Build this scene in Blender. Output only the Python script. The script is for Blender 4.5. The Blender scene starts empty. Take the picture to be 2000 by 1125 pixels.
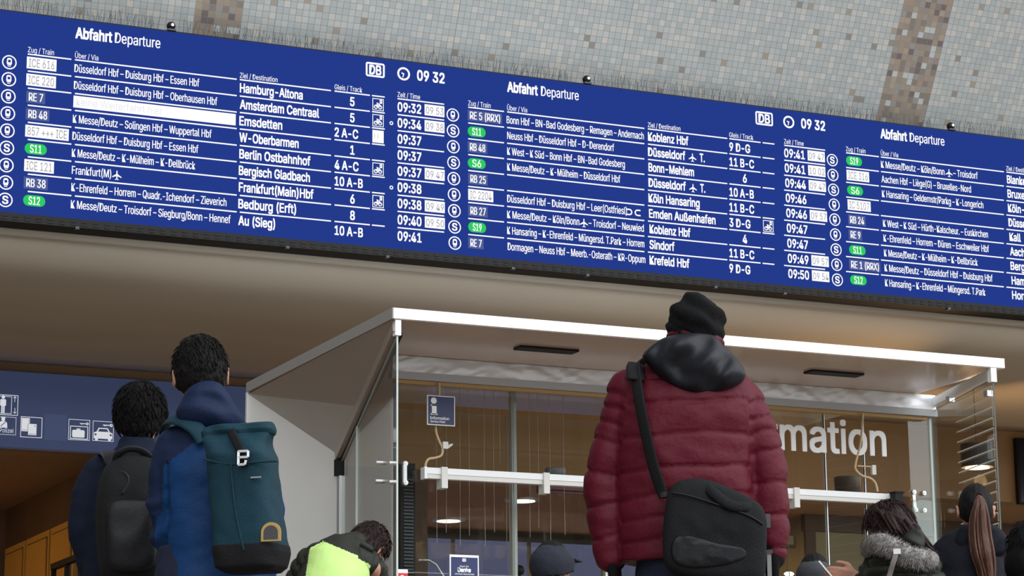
import bpy, bmesh, math, random
from mathutils import Vector, Matrix, noise
import numpy as np
PI = math.pi
SC = bpy.context.scene
COL = SC.collection
random.seed(7)

# ------------------------------------------------------------------ camera
F, TH, YAW, ROLL = 4834.5, math.radians(12.411), math.radians(24.6485), math.radians(-0.5517)
CAM = np.array([0.0, 0.0, 0.10])
FW = np.array([math.sin(YAW)*math.cos(TH), math.cos(YAW)*math.cos(TH), math.sin(TH)])
_rt = np.array([math.cos(YAW), -math.sin(YAW), 0.0]); _up = np.cross(_rt, FW)
RT = math.cos(ROLL)*_rt + math.sin(ROLL)*_up
UP = -math.sin(ROLL)*_rt + math.cos(ROLL)*_up
cd = bpy.data.cameras.new('camera'); cam = bpy.data.objects.new('camera', cd); COL.objects.link(cam)
cd.sensor_width = 36.0; cd.lens = F/2000*36.0; cd.clip_start = 0.05; cd.clip_end = 300
M = Matrix.Identity(4)
for i in range(3):
    M[i][0] = RT[i]; M[i][1] = UP[i]; M[i][2] = -FW[i]; M[i][3] = CAM[i]
cam.matrix_world = M
SC.camera = cam

# ------------------------------------------------------------------ light and exposure
SC.view_settings.view_transform = 'Standard'; SC.view_settings.look = 'None'
SC.view_settings.exposure = 0.0; SC.view_settings.gamma = 1.0; SC.view_settings.use_curve_mapping = False
world = bpy.data.worlds.new('daylight'); SC.world = world; world.use_nodes = True
wn = world.node_tree; bgn = wn.nodes['Background']
bgn.inputs['Color'].default_value = (0.93, 0.97, 1.0, 1); bgn.inputs['Strength'].default_value = 1.0
def _wn(t, **k):
    n = wn.nodes.new(t)
    for a, b in k.items(): setattr(n, a, b)
    return n
_tc0 = _wn('ShaderNodeTexCoord'); _dp = _wn('ShaderNodeVectorMath', operation='DOT_PRODUCT'); _L = Vector((0.34, -0.90, 0.16)).normalized()
_dp.inputs[1].default_value = _L; _mr = _wn('ShaderNodeMapRange', interpolation_type='SMOOTHSTEP')
_mr.inputs['From Min'].default_value = -0.2; _mr.inputs['From Max'].default_value = 1.0; _mr.inputs['To Min'].default_value = 0.22; _mr.inputs['To Max'].default_value = 3.95
_sx = _wn('ShaderNodeSeparateXYZ'); _hz = _wn('ShaderNodeMapRange'); _mu = _wn('ShaderNodeMath', operation='MULTIPLY')       # no sky below the horizon
_hz.inputs['From Min'].default_value = -0.03; _hz.inputs['From Max'].default_value = 0.02; _hz.inputs['To Min'].default_value = 0.06
wn.links.new(_tc0.outputs['Generated'], _dp.inputs[0]); wn.links.new(_dp.outputs['Value'], _mr.inputs['Value'])
wn.links.new(_tc0.outputs['Generated'], _sx.inputs[0]); wn.links.new(_sx.outputs['Z'], _hz.inputs['Value'])
wn.links.new(_mr.outputs[0], _mu.inputs[0]); wn.links.new(_hz.outputs[0], _mu.inputs[1]); wn.links.new(_mu.outputs[0], bgn.inputs['Strength'])

def area(name, loc, target, sx, sy, power, col):
    l = bpy.data.lights.new(name, 'AREA'); l.shape = 'RECTANGLE'; l.size = sx; l.size_y = sy; l.energy = power; l.color = col
    o = bpy.data.objects.new(name, l); COL.objects.link(o); o.location = loc
    o.rotation_euler = (Vector(target)-Vector(loc)).to_track_quat('-Z', 'Y').to_euler(); return o
area('passage_lamp', (10.4, 22.4, 3.15), (10.4, 22.4, 0), 2.4, 1.5, 150, (1.0, 0.62, 0.30))
area('entrance_lamp', (3.4, 22.0, 3.15), (4.4, 22.4, 0), 1.6, 1.6, 50, (1.0, 0.55, 0.22))

# ------------------------------------------------------------------ pixel -> place helpers (reference frame 2000 x 1125)
def ray(px, py): return RT*(px-1000)/F - UP*(py-562.5)/F + FW
def onY(px, py, Y): v = ray(px, py); return CAM + v*((Y-CAM[1])/v[1])
def onZ(px, py, Z): v = ray(px, py); return CAM + v*((Z-CAM[2])/v[2])
def onX(px, py, X): v = ray(px, py); return CAM + v*((X-CAM[0])/v[0])
def onP(px, py, p0, n):
    v = ray(px, py); p0 = np.array(p0); n = np.array(n); return CAM + v*(((p0-CAM) @ n)/(v @ n))
def atD(px, py, D): return CAM + ray(px, py)*D
def proj(P):
    q = np.array(P)-CAM; D = q @ FW; return 1000+F*(q @ RT)/D, 562.5-F*(q @ UP)/D
def x_at(px, Y, Z):
    """X of the point on the plane Y at height Z that shows in column px"""
    k = (px-1000)/F; g = RT - k*FW; q = np.array([0.0, Y-CAM[1], Z-CAM[2]])
    return float(-(q @ g)/g[0])

# ------------------------------------------------------------------ materials
MATS = {}
def mat(name, col, rough=0.6, metal=0.0, emit=0.0, spec=0.5, bump=0.0, bscale=60.0, var=0.0, vscale=6.0, sheen=0.0, stretch=(1, 1, 1), coat=0.0):
    m = bpy.data.materials.new(name); m.use_nodes = True; nt = m.node_tree; b = nt.nodes['Principled BSDF']
    c4 = (*col, 1)
    b.inputs['Base Color'].default_value = c4; b.inputs['Roughness'].default_value = rough; b.inputs['Metallic'].default_value = metal
    b.inputs['Specular IOR Level'].default_value = spec
    b.inputs['Sheen Weight'].default_value = sheen; b.inputs['Coat Weight'].default_value = coat
    if emit:
        b.inputs['Emission Color'].default_value = c4; b.inputs['Emission Strength'].default_value = emit
        b.inputs['Base Color'].default_value = (0.0, 0.0, 0.0, 1); b.inputs['Specular IOR Level'].default_value = 0.0
    if bump or var:
        tc = nt.nodes.new('ShaderNodeTexCoord'); mp = nt.nodes.new('ShaderNodeMapping'); mp.inputs['Scale'].default_value = stretch
        nt.links.new(tc.outputs['Object'], mp.inputs['Vector'])
    if bump:
        n = nt.nodes.new('ShaderNodeTexNoise'); n.inputs['Scale'].default_value = bscale; n.inputs['Detail'].default_value = 4
        bp = nt.nodes.new('ShaderNodeBump'); bp.inputs['Strength'].default_value = bump; bp.inputs['Distance'].default_value = 0.01
        nt.links.new(mp.outputs['Vector'], n.inputs['Vector']); nt.links.new(n.outputs['Fac'], bp.inputs['Height']); nt.links.new(bp.outputs['Normal'], b.inputs['Normal'])
    if var:
        n = nt.nodes.new('ShaderNodeTexNoise'); n.inputs['Scale'].default_value = vscale; n.inputs['Detail'].default_value = 5
        r = nt.nodes.new('ShaderNodeValToRGB'); r.color_ramp.elements[0].position = 0.3; r.color_ramp.elements[1].position = 0.7
        r.color_ramp.elements[0].color = tuple(max(0, c*(1-var)) for c in col)+(1,); r.color_ramp.elements[1].color = tuple(min(1, c*(1+var)) for c in col)+(1,)
        nt.links.new(mp.outputs['Vector'], n.inputs['Vector']); nt.links.new(n.outputs['Fac'], r.inputs['Fac']); nt.links.new(r.outputs['Color'], b.inputs['Base Color'])
    m.cycles.emission_sampling = 'NONE' if emit and emit < 1.5 else 'AUTO'
    MATS[name] = m; return m

def glass(name, tint=(0.93, 0.95, 0.94), ior=1.5):
    m = bpy.data.materials.new(name); m.use_nodes = True; nt = m.node_tree; nt.nodes.clear()
    o = nt.nodes.new('ShaderNodeOutputMaterial'); mx = nt.nodes.new('ShaderNodeMixShader'); fr = nt.nodes.new('ShaderNodeFresnel')
    t = nt.nodes.new('ShaderNodeBsdfTransparent'); g = nt.nodes.new('ShaderNodeBsdfGlossy')
    t.inputs['Color'].default_value = (*tint, 1); g.inputs['Roughness'].default_value = 0.0; fr.inputs['IOR'].default_value = ior
    ge = nt.nodes.new('ShaderNodeNewGeometry'); ma = nt.nodes.new('ShaderNodeMath'); ma.operation = 'MULTIPLY_ADD'
    ma.inputs[1].default_value = 1/ior-ior; ma.inputs[2].default_value = ior
    nt.links.new(ge.outputs['Backfacing'], ma.inputs[0]); nt.links.new(ma.outputs[0], fr.inputs['IOR'])
    nt.links.new(fr.outputs[0], mx.inputs[0]); nt.links.new(t.outputs[0], mx.inputs[1]); nt.links.new(g.outputs[0], mx.inputs[2]); nt.links.new(mx.outputs[0], o.inputs[0])
    return m

LED_BLUE = mat('led_blue', (0.0175, 0.043, 0.262), emit=1.0)
LED_WHITE = mat('led_white', (1.0, 1.0, 1.0), emit=1.05)
LED_GREY = mat('led_grey_blue', (0.085, 0.115, 0.30), emit=1.0)
LED_GREEN = mat('led_green', (0.03, 0.60, 0.12), emit=1.0)
LED_DIM = mat('led_dim_grey', (0.30, 0.30, 0.36), emit=1.0)
LED_FAINT = mat('led_faint_grey', (0.80, 0.80, 0.86), emit=1.0)
BLACK = mat('black_plastic', (0.007, 0.007, 0.008), 0.55, spec=0.25)
BLACKM = mat('black_metal', (0.011, 0.010, 0.010), 0.6, 0.0, spec=0.2, bump=0.15, bscale=40)
DGREY = mat('dark_grey', (0.05, 0.05, 0.055), 0.6)
MGREY = mat('mid_grey', (0.25, 0.25, 0.25), 0.5)
STEEL = mat('steel', (0.62, 0.62, 0.62), 0.28, 0.9)
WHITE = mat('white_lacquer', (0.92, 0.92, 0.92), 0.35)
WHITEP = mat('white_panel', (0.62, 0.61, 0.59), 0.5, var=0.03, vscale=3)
VINYL = mat('white_vinyl', (0.97, 0.97, 0.98), 0.5)
CREAM = mat('cream_plastic', (0.72, 0.70, 0.66), 0.4)
CABLE = mat('tan_cable', (0.62, 0.45, 0.26), 0.5)
SIGNBLUE = mat('sign_blue', (0.010, 0.020, 0.105), 0.35, var=0.10, vscale=2)
BOARDBLUE = mat('guide_blue', (0.040, 0.065, 0.19), 0.4, var=0.05, vscale=2)
PATCHBLUE = mat('patch_blue', (0.055, 0.085, 0.225), 0.45)
RED = mat('signal_red', (0.65, 0.02, 0.03), 0.45)
DRED = mat('dark_red', (0.13, 0.012, 0.02), 0.4)
CANOPY = mat('canopy_bounce_tint', (0.60, 0.42, 0.33), 0.16, spec=0.5, var=0.04, vscale=2)  # pinkish floor bounce and reflection put into the white underside's colour
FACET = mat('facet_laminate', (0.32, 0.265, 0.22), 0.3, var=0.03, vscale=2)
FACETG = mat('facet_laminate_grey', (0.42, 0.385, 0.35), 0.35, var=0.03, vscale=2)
FOIL = mat('silver_foil', (0.80, 0.80, 0.81), 0.45, 0.3, bump=0.4, bscale=9)
BRASS = mat('wood_trim', (0.45, 0.25, 0.07), 0.4)
SOFFIT = mat('soffit_plaster', (0.53, 0.465, 0.38), 0.75, var=0.06, vscale=1.3, stretch=(0.25, 1, 1))
BROWN = mat('brown_plaster', (0.31, 0.205, 0.11), 0.7, var=0.05, vscale=2)
BROWNC = mat('brown_ceiling', (0.40, 0.24, 0.125), 0.7, var=0.05, vscale=2)
DBROWN = mat('dark_brown_panel', (0.075, 0.045, 0.025), 0.6, var=0.15, vscale=3)
OLIVE = mat('olive_wall', (0.26, 0.225, 0.13), 0.6, var=0.06, vscale=2)
OCHRE = mat('ochre_locker', (0.44, 0.25, 0.045), 0.45, var=0.05, vscale=3)
LAVENDER = mat('lavender_glow', (0.105, 0.105, 0.185), emit=1.0)  # glow stands in for a bluish reflection
for m_, c_ in ((BOARDBLUE, (0.021, 0.029, 0.062)), (PATCHBLUE, (0.029, 0.040, 0.080))):     # glow added to brighten the guide sign faces
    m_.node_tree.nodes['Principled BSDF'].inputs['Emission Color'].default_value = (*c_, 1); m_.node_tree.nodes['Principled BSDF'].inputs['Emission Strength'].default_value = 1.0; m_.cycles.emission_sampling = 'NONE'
SIGNW = mat('sign_glow_white', (0.66, 0.67, 0.70), emit=1.0)  # pictogram white with an added glow
FLOORM = mat('stone_floor', (0.17, 0.135, 0.10), 0.4, var=0.1, vscale=2)
LAMPE = mat('lamp_glow', (1.0, 0.93, 0.82), emit=2.6)
GLASS = glass('booth_glass')
GLASSW = glass('wing_glass', (0.90, 0.92, 0.91))
GEDGE = mat('glass_edge', (0.50, 0.56, 0.53), 0.2)
FROST = mat('frosted_stripe', (0.85, 0.80, 0.72), 0.6)
SKIN = mat('skin', (0.42, 0.20, 0.135), 0.55, bump=0.05, bscale=90)
EYEM = mat('eye', (0.75, 0.74, 0.72), 0.2)

# ------------------------------------------------------------------ mesh builder
class MB:
    def __init__(s): s.v = []; s.f = []; s.m = []
    def add(s, v, f, mi=0):
        k = len(s.v); s.v += [tuple(map(float, p)) for p in v]; s.f += [tuple(i+k for i in q) for q in f]; s.m += [mi]*len(f); return s
    def box(s, lo, hi, mi=0):
        x0, y0, z0 = lo; x1, y1, z1 = hi
        v = [(x0, y0, z0), (x1, y0, z0), (x1, y1, z0), (x0, y1, z0), (x0, y0, z1), (x1, y0, z1), (x1, y1, z1), (x0, y1, z1)]
        return s.add(v, [(0, 3, 2, 1), (4, 5, 6, 7), (0, 1, 5, 4), (1, 2, 6, 5), (2, 3, 7, 6), (3, 0, 4, 7)], mi)
    def hexa(s, a, b, mi=0):
        """a, b: two quads of matching corners"""
        n = len(a); v = list(a)+list(b)
        f = [tuple(range(n-1, -1, -1)), tuple(range(n, 2*n))]+[(i, (i+1) % n, n+(i+1) % n, n+i) for i in range(n)]
        return s.add(v, f, mi)
    def bar(s, p, q, w, h, mi=0):
        p = Vector(p); q = Vector(q); d = (q-p).normalized(); up = Vector((0, 0, 1)) if abs(d.z) < 0.95 else Vector((0, 1, 0))
        r = d.cross(up).normalized()*w/2; u = r.cross(d).normalized()*h/2
        return s.hexa([p-r-u, p+r-u, p+r+u, p-r+u], [q-r-u, q+r-u, q+r+u, q-r+u], mi)
    def tube(s, pts, rad, n=12, mi=0, sx=1.0, ref=None, caps=True):
        pts = [Vector(p) for p in pts]; k = len(pts)
        if not hasattr(rad, '__len__'): rad = [rad]*k
        nrm = None; rings = []
        for i in range(k):
            d = (pts[min(i+1, k-1)]-pts[max(i-1, 0)]).normalized()
            if nrm is None:
                nrm = Vector(ref) if ref is not None else (Vector((0, 0, 1)) if abs(d.z) < 0.9 else Vector((0, 1, 0)))
            nrm = (nrm-d*nrm.dot(d)).normalized(); b = d.cross(nrm)
            rings.append([pts[i]+nrm*math.cos(2*PI*j/n)*rad[i]*sx+b*math.sin(2*PI*j/n)*rad[i] for j in range(n)])
        v = [p for r in rings for p in r]; f = []
        for i in range(k-1):
            for j in range(n): f.append((i*n+j, i*n+(j+1) % n, (i+1)*n+(j+1) % n, (i+1)*n+j))
        if caps: f.append(tuple(range(n-1, -1, -1))); f.append(tuple((k-1)*n+j for j in range(n)))
        return s.add(v, f, mi)
    def capsule(s, pts, rad, n=14, mi=0, sx=1.0, ref=None):
        pts = [Vector(p) for p in pts]; rad = list(rad) if hasattr(rad, '__len__') else [rad]*len(pts)
        a = (pts[0]-pts[1]).normalized(); b = (pts[-1]-pts[-2]).normalized()
        P = [pts[0]+a*rad[0]*c for c in (0.97, 0.8, 0.45)]+pts+[pts[-1]+b*rad[-1]*c for c in (0.45, 0.8, 0.97)]
        R = [rad[0]*c for c in (0.25, 0.6, 0.9)]+rad+[rad[-1]*c for c in (0.9, 0.6, 0.25)]
        return s.tube(P, R, n, mi, sx, ref)
    def loft(s, rings, mi=0, n=40, e=2.4):
        """rings: (z, cx, cy, halfw, halfd)"""
        v = []; f = []
        for (z, cx, cy, w, d) in rings:
            for j in range(n):
                t = 2*PI*j/n; c, sn = math.cos(t), math.sin(t)
                v.append((cx+w*math.copysign(abs(c)**(2/e), c), cy+d*math.copysign(abs(sn)**(2/e), sn), z))
        k = len(rings)
        for i in range(k-1):
            for j in range(n): f.append((i*n+j, i*n+(j+1) % n, (i+1)*n+(j+1) % n, (i+1)*n+j))
        f.append(tuple(range(n-1, -1, -1))); f.append(tuple((k-1)*n+j for j in range(n)))
        return s.add(v, f, mi)
    def star(s, c, rf, T=None, nu=40, nv=28, mi=0):
        """closed star-shaped surface, rf(x, y, z) = radius along a unit direction"""
        c = Vector(c); v = []; f = []
        for i in range(nv+1):
            a = PI*i/nv
            for j in range(nu):
                t = 2*PI*j/nu; d = Vector((math.sin(a)*math.cos(t), math.sin(a)*math.sin(t), math.cos(a)))
                p = d*rf(d.x, d.y, d.z); v.append(c+(T @ p if T else p))
        for i in range(nv):
            for j in range(nu): f.append((i*nu+j, (i+1)*nu+j, (i+1)*nu+(j+1) % nu, i*nu+(j+1) % nu))
        return s.add(v, f, mi)
    def mesh(s, name):
        me = bpy.data.meshes.new(name); me.from_pydata(s.v, [], s.f); me.update()
        me.polygons.foreach_set('material_index', s.m); return me
    def build(s, name, mats, parent=None, smooth=False):
        me = s.mesh(name); return put(name, me, mats, parent, smooth)

def wloc(o):
    p = Vector((0, 0, 0))
    while o is not None: p += o.location; o = o.parent
    return p
def put(name, me, mats, parent=None, smooth=False):
    for m in (mats if isinstance(mats, (list, tuple)) else [mats]): me.materials.append(m)
    o = bpy.data.objects.new(name, me); COL.objects.link(o)
    bm = bmesh.new(); bm.from_mesh(me); bmesh.ops.remove_doubles(bm, verts=bm.verts, dist=1e-6)
    if len(bm.faces) > 2: bmesh.ops.recalc_face_normals(bm, faces=bm.faces)
    bm.to_mesh(me); bm.free()
    if smooth: me.polygons.foreach_set('use_smooth', [True]*len(me.polygons))
    if parent is not None:
        o.parent = parent
        if not is_local(parent): me.transform(Matrix.Translation(-wloc(parent)))
    elif len(me.vertices):
        xs = [v.co for v in me.vertices]; b = Vector((sum(c.x for c in xs)/len(xs), sum(c.y for c in xs)/len(xs), min(c.z for c in xs)))
        me.transform(Matrix.Translation(-b)); o.location = b
    return o
LOCAL = set()
def is_local(o):
    while o is not None:
        if o.name in LOCAL: return True
        o = o.parent
    return False
def tag(o, label=None, cat=None, group=None, kind=None):
    for k, x in (('label', label), ('category', cat), ('group', group), ('kind', kind)):
        if x: o[k] = x
    return o
def empty(name, loc, label, cat, group=None, rz=0.0, local=False):
    o = bpy.data.objects.new(name, None); COL.objects.link(o); o.location = loc; o.rotation_euler = (0, 0, rz); o.empty_display_size = 0.1
    if local: LOCAL.add(o.name)
    return tag(o, label, cat, group)
def struct(name, mb, m, smooth=False): return tag(mb.build(name, m, None, smooth), kind='structure')

def remesh(mb, vox, smooth_it=4, fac=0.5):
    me = mb.mesh('union'); o = bpy.data.objects.new('union', me); COL.objects.link(o)
    bm = bmesh.new(); bm.from_mesh(me); bmesh.ops.recalc_face_normals(bm, faces=bm.faces); bm.to_mesh(me); bm.free()
    r = o.modifiers.new('r', 'REMESH'); r.mode = 'VOXEL'; r.voxel_size = vox; r.use_smooth_shade = True
    if smooth_it: q = o.modifiers.new('s', 'SMOOTH'); q.factor = fac; q.iterations = smooth_it
    dg = bpy.context.evaluated_depsgraph_get(); dg.update()
    out = bpy.data.meshes.new_from_object(o.evaluated_get(dg))
    bpy.data.objects.remove(o); bpy.data.meshes.remove(me); out.materials.clear()
    return out
def displace(me, fn):
    """fn(co, normal) -> offset along the normal"""
    nn = [v.normal.copy() for v in me.vertices]
    for v, n in zip(me.vertices, nn): v.co = v.co + n*fn(v.co, n)
    me.update()
def paint(me, fn):
    """which panel of a garment a face belongs to"""
    for p in me.polygons: p.material_index = fn(p.center, p.normal)
def nz(p, s, k=0.0): return noise.noise(Vector((p[0]*s+k, p[1]*s-k, p[2]*s+2*k)))
def smooth01(a, b, x):
    t = min(1, max(0, (x-a)/(b-a))); return t*t*(3-2*t)
def rotm(x=0, y=0, z=0): return Matrix.Rotation(z, 3, 'Z') @ Matrix.Rotation(y, 3, 'Y') @ Matrix.Rotation(x, 3, 'X')

# ------------------------------------------------------------------ lettering (flat faces in an X-Z plane)
_tc = {}
FONT, CAPH = None, 0.682
try:
    import os
    FONT = bpy.data.fonts.load(os.path.join(bpy.utils.resource_path('LOCAL'), 'datafiles', 'fonts', 'Inter.woff2')); CAPH = 0.509
except Exception:
    FONT = None
def text_raw(s, bold=0.0, shear=0.0):
    k = (s, bold, shear)
    if k not in _tc:
        c = bpy.data.curves.new('lettering', 'FONT'); c.body = s; c.size = 1.0; c.resolution_u = 3; c.shear = shear
        if FONT: c.font = FONT
        o = bpy.data.objects.new('lettering', c); COL.objects.link(o)
        dg = bpy.context.evaluated_depsgraph_get(); dg.update(); me = o.evaluated_get(dg).to_mesh()
        v = [(a.co.x, a.co.y) for a in me.vertices]; f = [tuple(p.vertices) for p in me.polygons]
        o.evaluated_get(dg).to_mesh_clear(); bpy.data.objects.remove(o); bpy.data.curves.remove(c); _tc[k] = (v, f)
    return _tc[k]
def text(mb, s, x0, x1, zb, cap, Y, mi=0, bold=0.012, cond=0.74, centre=None, shear=0.0):
    """x0..x1 = extent in metres (x1 None: natural width * cond), zb = baseline, cap = capital height"""
    v, f = text_raw(s, 0.0, shear)
    if not v: return x0
    sz = cap/CAPH; a = min(p[0] for p in v); b = max(p[0] for p in v)
    k = (x1-x0)/(b-a) if x1 is not None else sz*cond
    if centre is not None: x0 = centre-k*(b-a)/2
    g = max(0.0, bold)*cap/0.68; W = k*(b-a); k2 = (W-2*g)/(b-a) if x1 is not None else k
    for i, (dx, dz) in enumerate(((-g, -g), (g, -g), (g, g), (-g, g)) if g > 0.03*cap else ((-g, 0), (g, 0)) if g > 0 else ((0, 0),)):
        mb.add([(x0+g+dx+(p[0]-a)*k2, Y-0.00025*i, zb+dz+p[1]*sz) for p in v], [q[::-1] for q in f], mi)
    return x0+(b-a)*k
def disc(mb, X, Z, Y, r, mi=0, n=24, r0=0.0, a0=0.0, a1=2*PI):
    full = abs(a1-a0-2*PI) < 1e-6; k = n if full else n+1
    out = [(X+r*math.cos(a0+(a1-a0)*i/n), Y, Z+r*math.sin(a0+(a1-a0)*i/n)) for i in range(k)]
    if r0 <= 0:
        mb.add(out, [tuple(range(k))], mi); return
    inn = [(X+r0*math.cos(a0+(a1-a0)*i/n), Y, Z+r0*math.sin(a0+(a1-a0)*i/n)) for i in range(k)]
    mb.add(out+inn, [(i, (i+1) % k, k+(i+1) % k, k+i) for i in range(n if full else n)], mi)
def rect(mb, x0, x1, z0, z1, Y, mi=0): mb.add([(x0, Y, z0), (x1, Y, z0), (x1, Y, z1), (x0, Y, z1)], [(0, 1, 2, 3)], mi)
def rrect(mb, x0, x1, z0, z1, Y, r, mi=0, t=0.0, n=5):
    def loop(x0, x1, z0, z1, r):
        p = []
        for cx, cz, a in ((x1-r, z0+r, -PI/2), (x1-r, z1-r, 0), (x0+r, z1-r, PI/2), (x0+r, z0+r, PI)):
            p += [(cx+r*math.cos(a+PI/2*i/n), Y, cz+r*math.sin(a+PI/2*i/n)) for i in range(n+1)]
        return p
    o = loop(x0, x1, z0, z1, r); k = len(o)
    if t <= 0: mb.add(o, [tuple(range(k))], mi)
    else: mb.add(o+loop(x0+t, x1-t, z0+t, z1-t, max(r-t, 0.001)), [(i, (i+1) % k, k+(i+1) % k, k+i) for i in range(k)], mi)
def frame(mb, x0, x1, z0, z1, Y, t, mi=0):
    rect(mb, x0, x1, z0, z0+t, Y, mi); rect(mb, x0, x1, z1-t, z1, Y, mi); rect(mb, x0, x0+t, z0+t, z1-t, Y, mi); rect(mb, x1-t, x1, z0+t, z1-t, Y, mi)
def stroke(mb, p, q, w, Y, mi=0):
    d = Vector((q[0]-p[0], q[1]-p[1])); d.normalize(); n = Vector((-d.y, d.x))*w/2
    mb.add([(p[0]+n.x, Y, p[1]+n.y), (p[0]-n.x, Y, p[1]-n.y), (q[0]-n.x, Y, q[1]-n.y), (q[0]+n.x, Y, q[1]+n.y)], [(0, 1, 2, 3)], mi)
def poly(mb, pts, Y, mi=0): mb.add([(p[0], Y, p[1]) for p in pts], [tuple(range(len(pts)))], mi)

# ================================================================== the setting
YB = 15.321            # face of the departure board
YF = 12.091            # front edge of the booth canopy
YG = 13.09             # recessed front glazing of the booth
YS = 20.0              # lintel carrying the guide signs
ZL = 3.23              # underside of the lintel / passage ceiling

struct('floor', MB().box((-14, 3.2, -0.25), (34, 24.2, 0.0)), FLOORM)
struct('floor_lower', MB().box((-30, -30, -1.75), (45, 3.2, -1.5)), FLOORM)
struct('trim_step', MB().box((-14, 3.05, -1.5), (34, 3.2, 0.0)), MGREY)

# mosaic vault: small square tiles, cool grey with scattered brown ones and two brown columns
def mosaic_material(bands):
    m = bpy.data.materials.new('mosaic_tiles'); m.use_nodes = True; nt = m.node_tree; N = nt.nodes; L = nt.links; b = N['Principled BSDF']
    def mth(op, a, c=None, d=None):
        n = N.new('ShaderNodeMath'); n.operation = op
        for i, x in enumerate((a, c, d)):
            if x is None: continue
            if isinstance(x, (int, float)): n.inputs[i].default_value = x
            else: L.new(x, n.inputs[i])
        return n.outputs[0]
    tc = N.new('ShaderNodeTexCoord'); sp = N.new('ShaderNodeSeparateXYZ'); L.new(tc.outputs['Object'], sp.inputs[0])
    x, y = sp.outputs['X'], sp.outputs['Y']
    u = mth('DIVIDE', mth('ADD', x, mth('MULTIPLY', y, 0.07)), TW); v = mth('DIVIDE', y, THH)
    fu, fv = mth('FLOOR', u), mth('FLOOR', v); ru, rv = mth('FRACT', u), mth('FRACT', v)
    def wnoise(k):
        cb = N.new('ShaderNodeCombineXYZ'); L.new(fu, cb.inputs[0]); L.new(fv, cb.inputs[1]); cb.inputs[2].default_value = k
        w = N.new('ShaderNodeTexWhiteNoise'); w.noise_dimensions = '3D'; L.new(cb.outputs[0], w.inputs['Vector']); return w.outputs['Value']
    def ramp(fac, stops):
        r = N.new('ShaderNodeValToRGB'); r.color_ramp.interpolation = 'CONSTANT'; e = r.color_ramp.elements
        e[0].position, e[0].color = stops[0][0], (*stops[0][1], 1); e[1].position, e[1].color = stops[1][0], (*stops[1][1], 1)
        for p, c in stops[2:]: q = e.new(p); q.color = (*c, 1)
        L.new(fac, r.inputs[0]); return r.outputs[0]
    def mix(fac, a, c):
        n = N.new('ShaderNodeMix'); n.data_type = 'RGBA'; L.new(fac, n.inputs[0])
        for k, x in ((6, a), (7, c)):
            if isinstance(x, tuple): n.inputs[k].default_value = (*x, 1)
            else: L.new(x, n.inputs[k])
        return n.outputs[2]
    base = ramp(wnoise(1.0), [(0, (0.436, 0.464, 0.464)), (0.22, (0.468, 0.491, 0.486)), (0.45, (0.504, 0.517, 0.504)), (0.62, (0.455, 0.486, 0.491)), (0.76, (0.544, 0.540, 0.517)), (0.9, (0.576, 0.558, 0.526)), (0.975, (0.306, 0.275, 0.243)), (0.988, (0.378, 0.329, 0.270))])
    brn = ramp(wnoise(5.0), [(0, (0.319, 0.270, 0.226)), (0.25, (0.363, 0.286, 0.220)), (0.45, (0.259, 0.215, 0.187)), (0.6, (0.330, 0.303, 0.275)), (0.74, (0.187, 0.154, 0.149)), (0.82, (0.396, 0.330, 0.253)), (0.92, (0.517, 0.539, 0.533))])
    inb = None
    for a, c in bands:
        k = mth('MULTIPLY', mth('GREATER_THAN', fu, a), mth('LESS_THAN', fu, c)); inb = k if inb is None else mth('ADD', inb, k)
    col = mix(inb, base, brn)
    g = mth('MAXIMUM', mth('LESS_THAN', ru, 0.07), mth('LESS_THAN', rv, 0.06))
    pj = mth('LESS_THAN', mth('FRACT', mth('DIVIDE', fu, 28.0)), 1/40.0)       # the wider joint between tile sheets
    g = mth('MAXIMUM', g, mth('MULTIPLY', pj, mth('LESS_THAN', ru, 0.11)))
    col = mix(g, col, (0.25, 0.25, 0.24))
    L.new(col, b.inputs['Base Color']); b.inputs['Roughness'].default_value = 0.4; b.inputs['Specular IOR Level'].default_value = 0.3
    return m
TW, THH = 0.0477, 0.0475
VS = Vector((0, -0.582, 0.813)); O0 = Vector((0, 15.72, 5.2))
def mos_u(px, py):
    p = Vector(onP(px, py, O0, Vector((0, 0.813, 0.582)))) - O0; return math.floor((p.x+0.07*p.dot(VS))/TW)
bands = [(mos_u(384, 10)-1, mos_u(484, 10)), (mos_u(1765, 10)-1, mos_u(1867, 10))]
bm_ = MB(); nseg = 40
for i in range(nseg+1):
    x = -4+26*i/nseg
    bm_.v += [(x, -0.15, 0), (x, 3.6, 0), (x, 3.6, -0.12), (x, -0.15, -0.12)]
for i in range(nseg):
    a, b_ = 4*i, 4*i+4
    for j in range(4): bm_.f.append((a+j, b_+j, b_+(j+1) % 4, a+(j+1) % 4)); bm_.m.append(0)
bm_.f += [(0, 1, 2, 3), (4*nseg+3, 4*nseg+2, 4*nseg+1, 4*nseg)]; bm_.m += [0, 0]
me_ = bm_.mesh('wall_mosaic'); me_.materials.append(mosaic_material(bands))
wm = bpy.data.objects.new('wall_mosaic', me_); COL.objects.link(wm); tag(wm, kind='structure')
wm.matrix_world = Matrix(((1, 0, 0, O0.x), (0, VS.x+VS.y, -0.813, O0.y), (0, VS.z, -0.582, O0.z), (0, 0, 0, 1)))

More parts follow.
